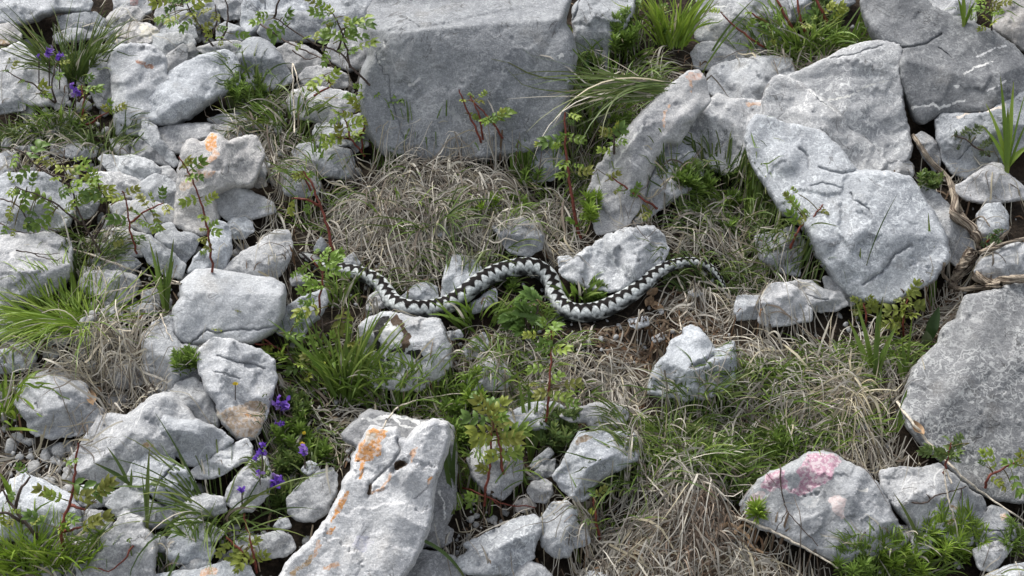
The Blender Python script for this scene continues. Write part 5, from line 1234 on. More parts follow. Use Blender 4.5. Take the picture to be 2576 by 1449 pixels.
LGRN = np.array([[.200, .295, .048], [.155, .245, .042], [.255, .335, .056], [.115, .190, .040], [.275, .315, .054], [.22, .23, .05]])
def leaf_mesh(Lm, rs, pairs=3, wide=.52, tone=None):
    """pinnate leaf along +X, leaflets folded along the midrib with a toothed edge; returns verts, faces, colours"""
    V_, F_, C_ = [], [], []
    col = (LGRN[rs.randint(len(LGRN))] if tone is None else np.array(tone) * 1.2) * rs.uniform(.85, 1.15)
    def leaflet(base, dirx, diry, ln, wd, fold):
        o = len(V_); K = 6
        nz = np.cross(dirx, diry)
        for k in range(K + 1):
            t = k / K
            hw = wd * (math.sin(pi * min(1, t ** .85 * .96 + .04)) ** .9) * (1 + (.10 if k % 2 else -.06))
            c = base + dirx * ln * t + nz * (.10 * ln * math.sin(t * pi) - .18 * ln * t * t)
            for sgn in (-1, 0, 1):
                V_.append(c + diry * hw * sgn + nz * abs(sgn) * fold * hw)
                C_.append(col * (1.12 if sgn == 0 else 1.0) * (.92 + .16 * t))
        for k in range(K):
            for m in (0, 1):
                i = o + k * 3 + m; F_.append((i, i + 1, i + 4, i + 3))
    X = np.array([1.0, 0, 0]); Y = np.array([0, 1.0, 0])
    for k in range(8):                                     # rachis ribbon
        pass
    o = len(V_); K = 6
    for k in range(K + 1):
        t = k / K; hw = Lm * .018
        for sgn in (-1, 1):
            V_.append(X * Lm * .82 * t + Y * hw * sgn + np.array([0, 0, -.06 * Lm * t * t])); C_.append(np.array([.16, .15, .045]) if t < .3 else col)
    for k in range(K):
        i = o + k * 2; F_.append((i, i + 1, i + 3, i + 2))
    for p in range(pairs):
        t = .34 + .44 * p / max(pairs - 1, 1) if pairs > 1 else .5
        for sgn in (-1, 1):
            an = sgn * (1.0 - .18 * p + rs.uniform(-.12, .12))
            dx = np.array([cos(an), sin(an), rs.uniform(-.1, .25)]); dx /= np.linalg.norm(dx)
            dy = np.cross(np.array([0, 0, 1.0]), dx); dy /= np.linalg.norm(dy)
            ln = Lm * (.28 + .05 * p) * rs.uniform(.88, 1.1)
            leaflet(X * Lm * t + np.array([0, 0, -.06 * Lm * t * t]), dx, dy, ln, ln * wide * .5, rs.uniform(.25, .65))
    leaflet(X * Lm * .80 + np.array([0, 0, -.04 * Lm]), X, Y, Lm * .36, Lm * .36 * wide * .5, rs.uniform(.2, .6))
    return np.array(V_), F_, np.array(C_)

def vert_plane(px, py, base, toward=0.0):
    """point seen through a pixel on the upright plane (facing the camera) through base"""
    n = np.array([0, -1.0, 0]) * .8 + np.array([0, 0, 1.0]) * .35; n /= np.linalg.norm(n)
    t = float(hit_plane(px, py, base, n))
    return CAM + ray(px, py) * (t - toward)

def rose(label, stems, leaves, size=30, red=True, name='rose_seedling', thorn=True, tone=None, rad=.0016, pairs=3, lift=.012, mat=None):
    rs = np.random.RandomState(int(stems[0][0][0] * 7 + stems[0][0][1]))
    b0 = stems[0][0]
    base = pick(b0[0], b0[1]); base = base - FWD * .004
    root = empty(name, base); tag(root, label, 'plant')
    sc = DIST / FPX
    allst = []
    mt = mat or (M_STEM if red else M_TWIG)
    for s in stems:
        q = np.array(s, float)
        d = catmull(q, 6) if len(q) > 2 else resample(q, 8, False)
        P = np.array([vert_plane(x, y, base, lift * min(1, i / 4)) for i, (x, y) in enumerate(d)])
        P = P + np.stack([fbm(np.c_[d / 22, np.full(len(d), k * 3.1)], 2) for k in range(3)], 1) * .0022
        allst.append((d, P))
        tp = np.linspace(1, .5, len(P)) * rad
        parts = [tube(P, tp, 6)]
        v, f = merge(parts)
        st = mesh_obj('stem', v, f, mt, base, parent=root)
        if thorn:
            tv, tf = [], []
            for k in range(2, len(P) - 1):
                for _ in range(2):
                    dr = rs.normal(0, 1, 3); dr /= np.linalg.norm(dr)
                    p = P[k] + (P[k + 1] - P[k]) * rs.uniform(0, 1)
                    sd = np.cross(dr, [.3, .5, .8]); sd /= np.linalg.norm(sd)
                    o = len(tv); tv += [p + sd * .0004, p - sd * .0004, p + dr * .0042]; tf.append((o, o + 1, o + 2))
            mesh_obj('thorn', np.array(tv), tf, mt, base, parent=root, smooth=False)
    more = [(l[0] + rs.normal(0, 15), l[1] + rs.normal(0, 12), (l[2] if len(l) > 2 else size) * rs.uniform(.5, .9)) for l in leaves if rs.uniform() < .55]
    for lf in list(leaves) + more:
        x, y = lf[0], lf[1]; sz = lf[2] if len(lf) > 2 else size
        best = None
        for d, P in allst:
            dd = np.hypot(d[:, 0] - x, d[:, 1] - y); k = int(dd.argmin())
            if best is None or dd[k] < best[0]: best = (dd[k], P[k])
        dist, A = best
        tgt = vert_plane(x, y, base, lift + rs.uniform(-.008, .014))
        Lm = sz * 1.55 * sc * rs.uniform(.72, 1.25)
        dirv = tgt - A; dn = np.linalg.norm(dirv)
        if dn < .004: dirv = RIGHT * rs.choice([-1, 1]) + UP * rs.uniform(-.3, .8); dn = np.linalg.norm(dirv)
        dirv = dirv / dn
        org = tgt - dirv * Lm * .6
        gap = np.linalg.norm(org - A)
        v, f, c = leaf_mesh(Lm, rs, pairs, tone=tone)
        # twist the blade towards sky and viewer
        z = NG * .6 - FWD * .75 + rs.normal(0, .33, 3)
        xax = dirv + rs.normal(0, .12, 3); xax /= np.linalg.norm(xax)
        z = z - xax * (z @ xax); z /= np.linalg.norm(z); yax = np.cross(z, xax)
        W_ = org + v @ np.stack([xax, yax, z])
        if gap > .003:                                       # stalk from the stem to the leaf
            K = 5; t = np.linspace(0, 1, K)[:, None]
            sag = np.array([0, 0, 1.0]) * np.sin(t * pi) * gap * .08
            PP = A * (1 - t) + org * t + sag
            tv, tf = tube(PP, .0006, 4)
            f = list(f) + [tuple(int(q) + len(W_) for q in ff) for ff in tf]
            W_ = np.vstack([W_, tv]); c = np.vstack([c, np.tile([[.17, .14, .05]], (len(tv), 1))])
        mesh_obj('leaf', W_, f, M_LEAF, org, parent=root, attrs={'tint': c})
    return root

rose('straight red rose shoot standing before the rust-stained boulder', [[(536, 682), (522, 580), (505, 510), (478, 440), (450, 392)]], [(495, 415, 34), (470, 412, 26), (478, 505, 34), (528, 500, 34), (505, 545, 34), (530, 560, 30), (510, 600, 32), (522, 625, 32), (490, 440, 30), (532, 580, 26)])
rose('red thorny stem beside the snake head with few small leaves', [[(842, 660), (828, 590), (806, 520), (782, 460), (762, 428)], [(806, 520), (770, 500), (735, 498)]], [(757, 440, 34), (728, 520, 30), (770, 515, 30), (740, 500, 26), (790, 480, 24)], rad=.0022)
rose('leafy sprig hiding the snake neck', [[(800, 790), (806, 740), (812, 690), (808, 655)], [(812, 690), (790, 660), (782, 645)]], [(826, 668, 44), (800, 655, 36), (835, 690, 40), (776, 695, 36), (796, 722, 40), (784, 755, 36), (768, 670, 28), (815, 640, 30), (842, 660, 28), (845, 640, 24)], lift=.045, thorn=False, tone=(.15, .235, .04))
rose('spreading leafy rose sprigs below the slanting grey stone', [[(800, 960), (795, 880), (812, 820), (790, 775)], [(812, 820), (850, 805), (880, 800)], [(795, 880), (750, 850), (725, 835)], [(800, 930), (840, 890), (890, 860)], [(760, 950), (730, 900), (722, 870)]],
     [(782, 790, 50), (860, 812, 46), (736, 842, 44), (752, 800, 40), (800, 850, 40), (880, 805, 44), (725, 880, 44), (770, 950, 46), (835, 905, 44), (872, 880, 40), (815, 910, 40), (745, 920, 40), (890, 870, 36), (780, 900, 36), (840, 850, 34), (770, 760, 34), (715, 900, 34)], red=False, thorn=False)
rose('twiggy rose bush dense with lime leaves', [[(255, 640), (200, 540), (180, 470), (150, 400)], [(200, 560), (120, 500), (40, 470)], [(240, 600), (270, 530), (250, 470)], [(180, 470), (110, 430), (60, 385), (20, 370)]],
     [(90, 380, 44), (105, 405, 40), (60, 430, 36), (30, 480, 34), (110, 500, 44), (150, 480, 44), (180, 440, 44), (205, 425, 50), (192, 470, 44), (140, 450, 40), (250, 500, 44), (272, 520, 40), (60, 505, 40), (75, 550, 36), (110, 560, 40), (170, 520, 36), (230, 490, 40), (215, 450, 44), (25, 530, 34), (10, 580, 30), (130, 410, 40), (160, 420, 36), (235, 440, 38), (85, 455, 34), (40, 400, 34), (200, 510, 36), (120, 530, 34), (260, 470, 34)], red=False)
rose('red rose shoots with fresh leaves above the tongue-like pale stone', [[(345, 640), (328, 580), (318, 520), (308, 480)], [(328, 560), (370, 530), (410, 510)]], [(300, 558, 44), (345, 545, 40), (382, 528, 44), (420, 525, 44), (330, 478, 40), (305, 500, 36), (345, 600, 36), (300, 610, 26), (365, 505, 36), (410, 490, 36), (355, 560, 36), (395, 550, 34)])
rose('low red-stemmed rose before the big white stone', [[(160, 1400), (155, 1330), (178, 1260), (188, 1190), (196, 1115)], [(178, 1270), (215, 1280)], [(156, 1340), (205, 1325)]], [(215, 1222, 52), (262, 1228, 48), (136, 1252, 44), (86, 1310, 40), (150, 1328, 46), (225, 1312, 44), (172, 1172, 36), (190, 1158, 28), (235, 1258, 44), (205, 1240, 44), (248, 1312, 36), (180, 1300, 36)], rad=.0022)
rose('dark forked rose twig above the bright short turf', [[(108, 1370), (60, 1310), (22, 1260), (5, 1230)], [(36, 1280), (55, 1230), (75, 1200)], [(60, 1315), (20, 1292), (-10, 1285)]], [(60, 1180, 40), (8, 1302, 34), (30, 1255, 28), (90, 1312, 34)], red=False, thorn=False, rad=.0022)
rose('single red rose stem climbing in front of the snake belly', [[(1375, 1060), (1382, 980), (1386, 900), (1386, 830)]], [(1390, 822, 44), (1402, 880, 46), (1368, 872, 42), (1352, 930, 36), (1402, 962, 46), (1438, 970, 42), (1370, 985, 40), (1412, 1000, 40), (1380, 850, 36)], lift=.02)
rose('twin red rose stems with pinnate leaves beside the orange-stained slab', [[(1218, 1272), (1228, 1200), (1236, 1120), (1240, 1060)], [(1268, 1195), (1258, 1130), (1250, 1080)]], [(1200, 1050, 50), (1238, 1040, 48), (1262, 1068, 46), (1292, 1082, 44), (1282, 1142, 44), (1252, 1142, 44), (1163, 1252, 46), (1215, 1180, 34), (1220, 1085, 46), (1190, 1250, 34), (1275, 1100, 44), (1290, 1150, 36), (1215, 1020, 40), (1255, 1030, 40)], rad=.0018)
rose('thorny yellow-red shoot at the edge of the straw', [[(1512, 1370), (1500, 1310), (1494, 1250)]], [(1488, 1238, 30), (1512, 1240, 34), (1490, 1290, 24), (1505, 1280, 28)], rad=.0018)
rose('tall red thorny stem beside the great block', [[(1458, 600), (1440, 500), (1426, 400), (1420, 285)]], [(1442, 288, 34), (1412, 340, 34), (1385, 352, 38), (1447, 350, 34), (1420, 402, 36), (1415, 442, 32), (1470, 430, 30), (1432, 308, 26), (1400, 362, 28), (1445, 560, 30), (1470, 545, 34)], rad=.0024)
rose('rose twig with one fanned leaf against the great block', [[(908, 342), (922, 300), (938, 262), (944, 222)], [(934, 268), (962, 258)]], [(992, 255, 44), (912, 268, 42), (948, 232, 30), (922, 240, 34), (975, 252, 36), (898, 262, 30)], thorn=False)
rose('leafy thorny rose at the foot of the great block', [[(918, 392), (884, 350), (872, 310), (862, 278)], [(884, 352), (850, 345)], [(910, 380), (912, 345)], [(790, 240), (830, 215), (815, 190)]], [(840, 345, 46), (892, 320, 42), (912, 348, 44), (868, 300, 40), (848, 328, 40), (886, 338, 40), (905, 312, 36), (860, 345, 38), (800, 195, 42), (830, 200, 38), (800, 225, 34), (845, 195, 36)])
rose('reddish dry rose shoots against the foot of the great block', [[(1212, 360), (1190, 310), (1165, 250), (1155, 225)], [(1215, 350), (1205, 290), (1182, 240)], [(1262, 345), (1230, 295), (1180, 250)]], [(1198, 252, 34), (1265, 290, 46), (1190, 292, 32), (1240, 292, 44), (1215, 240, 28), (1222, 300, 30), (1165, 248, 24)], rad=.0016)
rose('rose with many small leaves on an arching cane beside the great block', [[(930, 215), (890, 175), (850, 130), (790, 110), (720, 65), (690, 45)], [(880, 170), (862, 90), (838, 35)], [(850, 130), (868, 70)], [(690, 45), (700, 5), (710, -20)]],
     [(800, 30, 40), (832, 48, 44), (842, 90, 40), (870, 100, 44), (812, 100, 40), (902, 92, 44), (822, 150, 40), (862, 130, 44), (905, 62, 44), (690, 70, 38), (665, 35, 36), (722, 50, 38), (702, 85, 36), (790, 5, 36), (890, 130, 44), (880, 60, 40), (815, 40, 36), (845, 60, 34), (770, 95, 30), (920, 120, 40), (655, 58, 30)], red=False)
rose('twiggy rose above the leaning slab', [[(535, 115), (510, 80), (480, 30), (465, -15)], [(560, 100), (575, 40), (560, -20)], [(520, 100), (545, 60), (540, 10)]], [(430, 20, 44), (482, 40, 40), (440, 48, 44), (500, 10, 44), (530, 80, 40), (500, 60, 40), (470, 60, 38), (540, 40, 36), (400, 5, 44), (415, 45, 36), (520, 25, 36), (550, 95, 38), (555, 70, 34), (455, 10, 36), (605, 90, 36)], red=False)
rose('tall rust-red rose canes before a pale flat rock', [[(2035, 105), (2015, 50), (2002, -20)], [(2005, 95), (1975, 40), (1945, -20)], [(2085, 60), (2060, 10), (2045, -25)]], [(2040, 30, 34), (2105, 20, 34), (2110, 45, 30), (1960, 60, 24), (2030, 60, 26), (2085, 25, 30)], rad=.0026)
rose('red rose twig lying across the vein-lined boulder', [[(1930, 125), (1880, 90), (1840, 60), (1815, 30)], [(1935, 60), (1900, 40), (1880, 30)]], [(1802, 28, 28), (1882, 32, 30), (1925, 62, 30), (1925, 118, 36), (1908, 105, 34)], rad=.0017)
rose('red rose runner over the fossil slab', [[(2478, 1225), (2492, 1195), (2530, 1175), (2575, 1150)]], [(2490, 1162, 44), (2568, 1142, 40), (2505, 1210, 34), (2545, 1165, 30), (2475, 1150, 34), (2560, 1215, 36)], rad=.0018)
rose('olive sprig with oval leaflets over the tip of the fossil slab', [[(2375, 1190), (2384, 1150), (2396, 1110)]], [(2392, 1125, 50), (2372, 1140, 34), (2402, 1145, 34), (2408, 1108, 30), (2325, 1140, 36)], thorn=False, tone=(.09, .13, .035))
rose('yellow-green leafy rose before the speckled curved-crack boulder', [[(2275, 850), (2272, 800), (2286, 745)], [(2175, 830), (2178, 790), (2172, 760)]], [(2180, 782, 42), (2262, 758, 38), (2292, 742, 44), (2270, 802, 44), (2288, 790, 40), (2232, 812, 40), (2300, 765, 40), (2165, 775, 34), (2255, 780, 38), (2190, 765, 34), (2250, 825, 40), (2275, 775, 36), (2215, 800, 30)], tone=(.16, .19, .035), thorn=False)
rose('red-tipped rose twig reaching toward the speckled curved-crack boulder', [[(1990, 625), (2010, 575), (2045, 545), (2070, 515)]], [(2048, 532, 30), (1998, 545, 36), (2002, 510, 32), (2018, 555, 36), (2075, 535, 26), (1985, 500, 28), (2032, 545, 30)], rad=.0018)
rose('dark thorny rose stem lying before the long leaning slab', [[(1655, 525), (1610, 495), (1570, 470), (1542, 445)]], [(1545, 448, 24), (1585, 482, 28), (1632, 540, 34), (1618, 532, 30), (1560, 470, 20)], rad=.0018)
rose('red stem with yellow leaf buds below the stone pair', [[(648, 1440), (632, 1370), (612, 1290)], [(640, 1420), (600, 1380), (570, 1350)]], [(640, 1372, 34), (602, 1402, 40), (562, 1382, 36), (622, 1400, 32), (585, 1392, 32), (650, 1400, 30), (600, 1425, 30)], tone=(.18, .21, .04), rad=.0016)
rose('reddish twig with lime tip before the white orange-cornered rock', [[(745, 905), (690, 868), (640, 840), (608, 785)], [(690, 868), (640, 862), (565, 838)]], [(558, 822, 34), (610, 785, 20), (655, 895, 44), (672, 880, 40), (648, 910, 40)], red=True, thorn=False)
rose('dark budding twig over the white slab by the purple flowers', [[(140, 262), (100, 222), (55, 200), (12, 178)], [(140, 258), (130, 215), (140, 160)]], [(135, 190, 34), (112, 222, 36), (70, 215, 24), (12, 178, 18), (112, 240, 28), (160, 160, 30), (35, 165, 22)], red=False, thorn=False)
rose('rose seedling with round leaflets beside the lone purple flower', [[(205, 310), (210, 260), (205, 215)], [(212, 320), (250, 295), (275, 280)]], [(222, 200, 36), (230, 220, 36), (270, 275, 40), (285, 282, 36), (218, 232, 30), (212, 295, 30), (222, 345, 34)], thorn=False)
rose('small green rosebush beside the cracked-off shoulder', [[(1650, 110), (1640, 60), (1630, 20)], [(1650, 100), (1600, 50), (1580, 20)]], [(1640, 40, 40), (1625, 20, 40), (1655, 60, 36), (1600, 50, 36), (1575, 70, 34), (1570, 95, 34), (1610, 10, 36), (1660, 20, 36), (1665, 85, 34), (1585, 45, 30)], thorn=False, red=False)
rose('round-leaved clover-like sprig at the foot of the long leaning slab', [[(1545, 385), (1545, 355), (1550, 330)]], [(1545, 330, 40), (1562, 350, 36), (1528, 332, 34), (1540, 365, 34), (1555, 318, 30)], thorn=False, red=False)
rose('lime sprout in the straw before the squared grey stone', [[(780, 480), (768, 450), (758, 432)]], [(758, 438, 34), (745, 432, 30), (772, 440, 30)], thorn=False)
rose('oval-leaved vetch in front of the second bend of the snake', [[(1330, 830), (1320, 780), (1325, 740)], [(1330, 820), (1350, 780), (1350, 750)]], [(1325, 745, 44), (1345, 750, 40), (1310, 790, 44), (1335, 780, 44), (1300, 815, 44), (1345, 800, 36), (1290, 790, 36), (1315, 825, 40)], thorn=False, red=False, tone=(.085, .15, .03), pairs=5)
rose('sapling shoot with thick leaves behind the overhanging dark boulder', [[(2495, 75), (2488, 35), (2490, -5)]], [(2500, 10, 34), (2475, 25, 34), (2505, 35, 34), (2478, 50, 34), (2510, 0, 30), (2470, 5, 30), (2500, 60, 30)], thorn=False, red=False)
rose('small sprig on the shaded rock under the overhanging boulder', [[(2490, 395), (2450, 365), (2405, 340)]], [(2410, 338, 34), (2440, 345, 30), (2465, 330, 32), (2470, 365, 30), (2480, 385, 30), (2450, 330, 26)], thorn=False, red=False, tone=(.075, .10, .04))
rose('tiny sprig lying along the forked root', [[(2475, 620), (2495, 595), (2520, 580)]], [(2480, 612, 26), (2495, 598, 26), (2515, 582, 26), (2505, 592, 24)], thorn=False, red=True, tone=(.06, .10, .03))

# whorled and needle-leaved herbs
def herb(label, cx, cy, size, stems, whorl, lw, ll, key, upright=1.1, name='herb', pal=None, cat='plant'):
    rs = np.random.RandomState(int(cx * 11 + cy))
    base = pick(cx, cy)
    b = Bag(); sc = DIST / FPX; pal = GRN[key] if pal is None else pal
    roots, hd, el, ln, wd, cl = [], [], [], [], [], []
    for s in range(stems):
        a = rs.uniform(0, 2 * pi); r = rs.uniform(0, .55) * size * sc
        p = base + np.array([cos(a) * r, sin(a) * r, 0]); p[2] = base[2] + (p[1] - base[1]) * tan(SLOPE)
        axis = np.array([cos(a) * .35, sin(a) * .35 - .1, upright]); axis /= np.linalg.norm(axis)
        hgt = size * sc * rs.uniform(.5, 1.1)
        lev = int(4 + size / 10)
        for k in range(lev):
            q = p + axis * hgt * (k + .3) / lev
            for w_ in range(whorl):
                roots.append(q); hd.append(2 * pi * w_ / whorl + k * .5 + rs.uniform(-.3, .3)); el.append(rs.uniform(.1, .9) + .6 * (k / lev))
                ln.append(ll * sc * rs.uniform(.7, 1.15)); wd.append(lw * .001 * rs.uniform(.8, 1.1)); cl.append(pal[rs.randint(len(pal))] * rs.uniform(.75, 1.25) * (.75 + .5 * k / lev))
    n = len(roots)
    v, f, c = ribbons(np.array(roots), np.array(hd), np.array(ln), np.array(wd), 5, rs.normal(0, .1, n), None, gravity=np.abs(rs.normal(.3, .2, n)), colors=np.array(cl), rs=rs, hug=False, up0=np.array(el), face=np.tile(NG, (n, 1)) + rs.normal(0, .4, (n, 3)), wpow=.5)
    b.add(v, f, c)
    return tag(b.build(name, M_GRASS, origin=base), label, cat)
GG = np.array([[.13, .19, .05], [.10, .16, .045], [.16, .21, .06]])
for lb, x, y, sz, st, wh, lw, ll, key in [
    ('bushy bright spurge-like herb at the rim of the straw mat', 1218, 540, 48, 11, 7, 2.0, 20, 'bright'), ('bushy herb between the straw mat and the tall red thorny stem', 1320, 465, 48, 10, 6, 2.2, 20, 'mid'), ('low herb below the bushy herb by the tall red stem', 1305, 520, 36, 7, 6, 2.2, 18, 'mid'),
    ('feathery upright herb at the foot of the long leaning slab', 1490, 545, 60, 8, 6, 1.9, 22, 'bright'), ('whorled herb in the shade of the cracked-off shoulder', 1562, 120, 60, 9, 6, 2.6, 24, 'mid'), ('whorled herb beneath the cracked-off shoulder', 1480, 190, 40, 7, 6, 2.6, 20, 'dark'),
    ('leafy herb above the grey vein-laced stone', 1150, 1030, 46, 10, 6, 2.6, 22, 'mid'), ('leafy herb beside the grey vein-laced stone', 1160, 1120, 46, 10, 6, 2.6, 20, 'mid'), ('herb tuft beside the twin red rose stems', 1185, 1010, 40, 8, 6, 2.4, 20, 'bright'),
    ('rosette of pointed leaves under a purple flower head', 705, 1270, 40, 6, 8, 3.2, 30, 'dark'), ('mat of small leaves among the purple flowers', 745, 1110, 60, 16, 6, 2.2, 18, 'mid'), ('mat of small leaves beside the purple flowers', 800, 1150, 50, 12, 6, 2.2, 18, 'mid'), ('mat of small leaves below the yellow buds', 740, 1180, 55, 14, 6, 2.2, 18, 'dark'), ('herb beside the reddish soil by the white orange-cornered rock', 760, 1040, 50, 10, 6, 2.2, 18, 'dark'),
    ('starry herb below the whitish saddle', 1760, 480, 40, 8, 7, 2.4, 22, 'mid'), ('starry herb at the split of the long leaning slab', 1725, 465, 36, 7, 7, 2.4, 22, 'mid'), ('herb in the straw above the snake tail', 1830, 590, 36, 7, 6, 2.2, 18, 'mid'), ('herb beside the rough white rock top', 1840, 520, 34, 6, 6, 2.2, 18, 'mid'), ('herb under the rough white rock by the snake', 1505, 762, 26, 6, 6, 2.6, 18, 'mid'), ('herb in front of the snake belly', 1275, 720, 40, 8, 6, 2.6, 18, 'mid'),
    ('needle-leaved herb beside the pink-lichened rock', 1850, 1240, 60, 12, 6, 1.5, 22, 'dark'), ('needle-leaved herb above the pink-lichened rock', 1950, 1130, 60, 12, 6, 1.5, 24, 'mid'), ('upright needle sprout before the pink-lichened rock', 1908, 1300, 26, 3, 7, 2.2, 24, 'bright'),
    ('needle-leaved herb at the foot of the pink-lichened rock', 2240, 1425, 56, 7, 6, 1.3, 24, 'bright'), ('needle-leaved herb before the grey tan-spotted rock', 2370, 1385, 64, 6, 6, 1.3, 26, 'bright'), ('needle-leaved herb beside the tan-spotted rock', 2430, 1410, 56, 6, 6, 1.3, 26, 'bright'), ('needle-leaved herb downhill of the pink-lichened rock', 2145, 1440, 55, 7, 6, 1.3, 22, 'mid'), ('needle-leaved herb beside the rusty-flecked block', 2550, 1390, 50, 7, 6, 1.3, 24, 'mid'), ('needle-leaved herb between the pink-lichened and tan-spotted rocks', 2310, 1435, 55, 6, 6, 1.3, 24, 'bright'),
    ('dark creeping herb under the dry root', 2340, 470, 40, 8, 5, 2.4, 14, 'dark'), ('herb tuft beside the pale squared block', 470, 925, 40, 10, 6, 1.8, 18, 'mid'), ('small herb behind the leaning slab', 600, 245, 46, 10, 5, 2.2, 16, 'mid'), ('herb by the end of the leaning slab', 650, 260, 40, 8, 5, 2.2, 16, 'mid'), ('herb in the hollow beside the smooth pale cobble', 660, 300, 40, 8, 5, 2.0, 16, 'dark'),
    ('low herb at the straw mat foot by the boulder', 985, 440, 30, 7, 5, 2.0, 14, 'mid'), ('dark herb above the dark half-buried stone', 1560, 330, 44, 8, 6, 2.2, 18, 'mid'), ('dark herbs below the tallest purple flower spike', 200, 185, 46, 10, 5, 2.6, 20, 'dark'), ('dense low herb behind the tall rust-red canes', 2075, 70, 60, 14, 6, 2.0, 20, 'dark'), ('dense low herb beside the vein-lined boulder', 2110, 120, 50, 12, 6, 2.0, 20, 'mid')]:
    herb(lb, x, y, sz, st, wh, lw, ll, key)
herb('thyme with upright grey-green leaves before the blue-grey smooth rock', 1420, 1100, 46, 10, 4, 3.0, 18, 'mid', pal=GG, name='thyme')
herb('thyme in the shade below the blue-grey smooth rock', 1390, 1120, 46, 12, 4, 3.0, 16, 'mid', pal=GG * .7, name='thyme')  # same leaf palette darkened, so the shade is part of the colour

# purple milkwort
PUR = np.array([[.19, .09, .50], [.26, .14, .56], [.14, .06, .42], [.36, .24, .56]])
def milkwort(label, x, y, hpx, n, spread, sz=14):
    rs = np.random.RandomState(int(x * 5 + y))
    base = pick(x, y + hpx); root = empty('milkwort', base); tag(root, label, 'flower')
    sc = DIST / FPX
    top = vert_plane(x, y, base, .012)
    t = np.linspace(0, 1, 6)[:, None]
    v, f = tube(base * (1 - t) + top * t, .0009, 5)
    mesh_obj('stem', v, f, M_TWIG, base, parent=root)
    for k in range(n):
        c = top + RIGHT * rs.normal(0, spread * .45) * sc + UP * rs.normal(0, spread * .55) * sc - FWD * rs.uniform(-.003, .006)
        V_, F_, C_ = [], [], []
        m = rs.randint(4, 6)
        col = PUR[rs.randint(4)]
        for p in range(m):
            d = rs.normal(0, 1, 3) + np.array([0, -.3, -.1]); d /= np.linalg.norm(d)
            s = np.cross(d, rs.normal(0, 1, 3)); s /= np.linalg.norm(s); nn = np.cross(d, s)
            ln = sz * .95 * sc * rs.uniform(.7, 1.1); o = len(V_)
            for q in range(5):
                u = q / 4; hw = ln * .36 * math.sin(pi * min(1, u * .9 + .08))
                cc = c + d * ln * u + nn * ln * .25 * u * u
                V_ += [cc - s * hw, cc + s * hw]; C_ += [col * (.9 + .3 * u)] * 2
            for q in range(4):
                i = o + q * 2; F_.append((i, i + 1, i + 3, i + 2))
        mesh_obj('flower', np.array(V_), F_, M_PETAL, c, parent=root, attrs={'tint': np.array(C_)})
    return root
milkwort('tallest purple flower spike by the white veined slab', 124, 132, 90, 9, 17)
milkwort('purple flowers beside the tallest spike on the white slab', 150, 142, 85, 6, 12)
milkwort('single purple bloom beside the tallest spike', 98, 143, 70, 2, 5, 10)
milkwort('lone purple flower spike between the white slab and the tall narrow stone', 190, 230, 60, 6, 14)
milkwort('purple flower head beside the white orange-cornered rock', 705, 1018, 70, 11, 17, 16)
milkwort('small purple bloom below the flower head by the orange-cornered rock', 704, 1070, 50, 4, 9, 13)
milkwort('purple flower spike over the dark herbs near the yellow buds', 767, 1132, 50, 5, 11, 14)
milkwort('purple flower spike beside the yellow buds', 660, 1142, 60, 6, 15, 13)
milkwort('half-open purple bud between two purple spikes', 654, 1186, 40, 2, 4, 13)
milkwort('purple flower head above a rosette of pointed leaves', 692, 1205, 60, 9, 17, 16)
milkwort('purple bud above the spreading dark grass tuft', 609, 1231, 60, 3, 6, 12)
M_YEL = make_plain('yellow_petal', (.72, .52, .04), .5, .2, 200)
for (x, y, lb) in [(766, 1093, 'yellow bud among the purple flowers'), (760, 1119, 'yellow bud just above the purple spike near the dark herbs'), (592, 968, 'tiny yellow flower over the white orange-cornered rock')]:
    base = pick(x, y + 40); root = empty('yellow_flower', base); tag(root, lb, 'flower')
    top = vert_plane(x, y, base, .012); t = np.linspace(0, 1, 5)[:, None]
    v, f = tube(base * (1 - t) + top * t, .0006, 5); mesh_obj('stem', v, f, M_TWIG, base, parent=root)
    rs = np.random.RandomState(int(x)); V_, F_ = [], []
    for p in range(5):
        d = rs.normal(0, 1, 3) + UP; d /= np.linalg.norm(d); s = np.cross(d, FWD); s /= np.linalg.norm(s); o = len(V_)
        for q in range(4):
            u = q / 3; hw = .0017 * math.sin(pi * min(1, u * .85 + .1)); V_ += [top + d * .004 * u - s * hw, top + d * .004 * u + s * hw]
        for q in range(3): i = o + 2 * q; F_.append((i, i + 1, i + 3, i + 2))
    mesh_obj('petal', np.array(V_), F_, M_YEL, top, parent=root)

# small oval fleshy leaf by the fossil slab
def single_leaf(label, pts, width, col, name='plantain_leaf', mat=None):
    d = catmull(np.array(pts, float), 5); base = pick(*pts[0]); P = np.array([vert_plane(x, y, base, .014 * min(1, i / 4)) for i, (x, y) in enumerate(d)])
    tg = np.gradient(P, axis=0); tg /= np.linalg.norm(tg, axis=1)[:, None]
    sd = np.cross(tg, -FWD + NG * .4); sd /= np.linalg.norm(sd, axis=1)[:, None]; nn = np.cross(sd, tg)
    t = np.linspace(0, 1, len(P)); hw = (np.sin(pi * np.clip(t * .92 + .06, 0, 1)) * width * .5 * DIST / FPX)[:, None]
    v = np.stack([P - sd * hw + nn * hw * .4, P, P + sd * hw + nn * hw * .4], 1).reshape(-1, 3); f = []
    for k in range(len(P) - 1):
        for m in (0, 1): i = k * 3 + m; f.append((i, i + 1, i + 4, i + 3))
    return tag(mesh_obj(name, v, f, mat or M_LEAF, P[0], attrs={'tint': np.tile(np.array(col)[None], (len(v), 1))}), label, 'leaf')
single_leaf('broad dark green leaf leaning on the fossil slab', [(2330, 870), (2345, 820), (2362, 772)], 30, (.045, .085, .028))
single_leaf('blunt grey-green leaf below the broad dark leaf', [(2328, 880), (2330, 855), (2330, 832)], 28, (.12, .15, .075))
single_leaf('green blade-like leaf upright beside the great block', [(1455, 250), (1470, 190), (1483, 132)], 18, (.065, .145, .03))
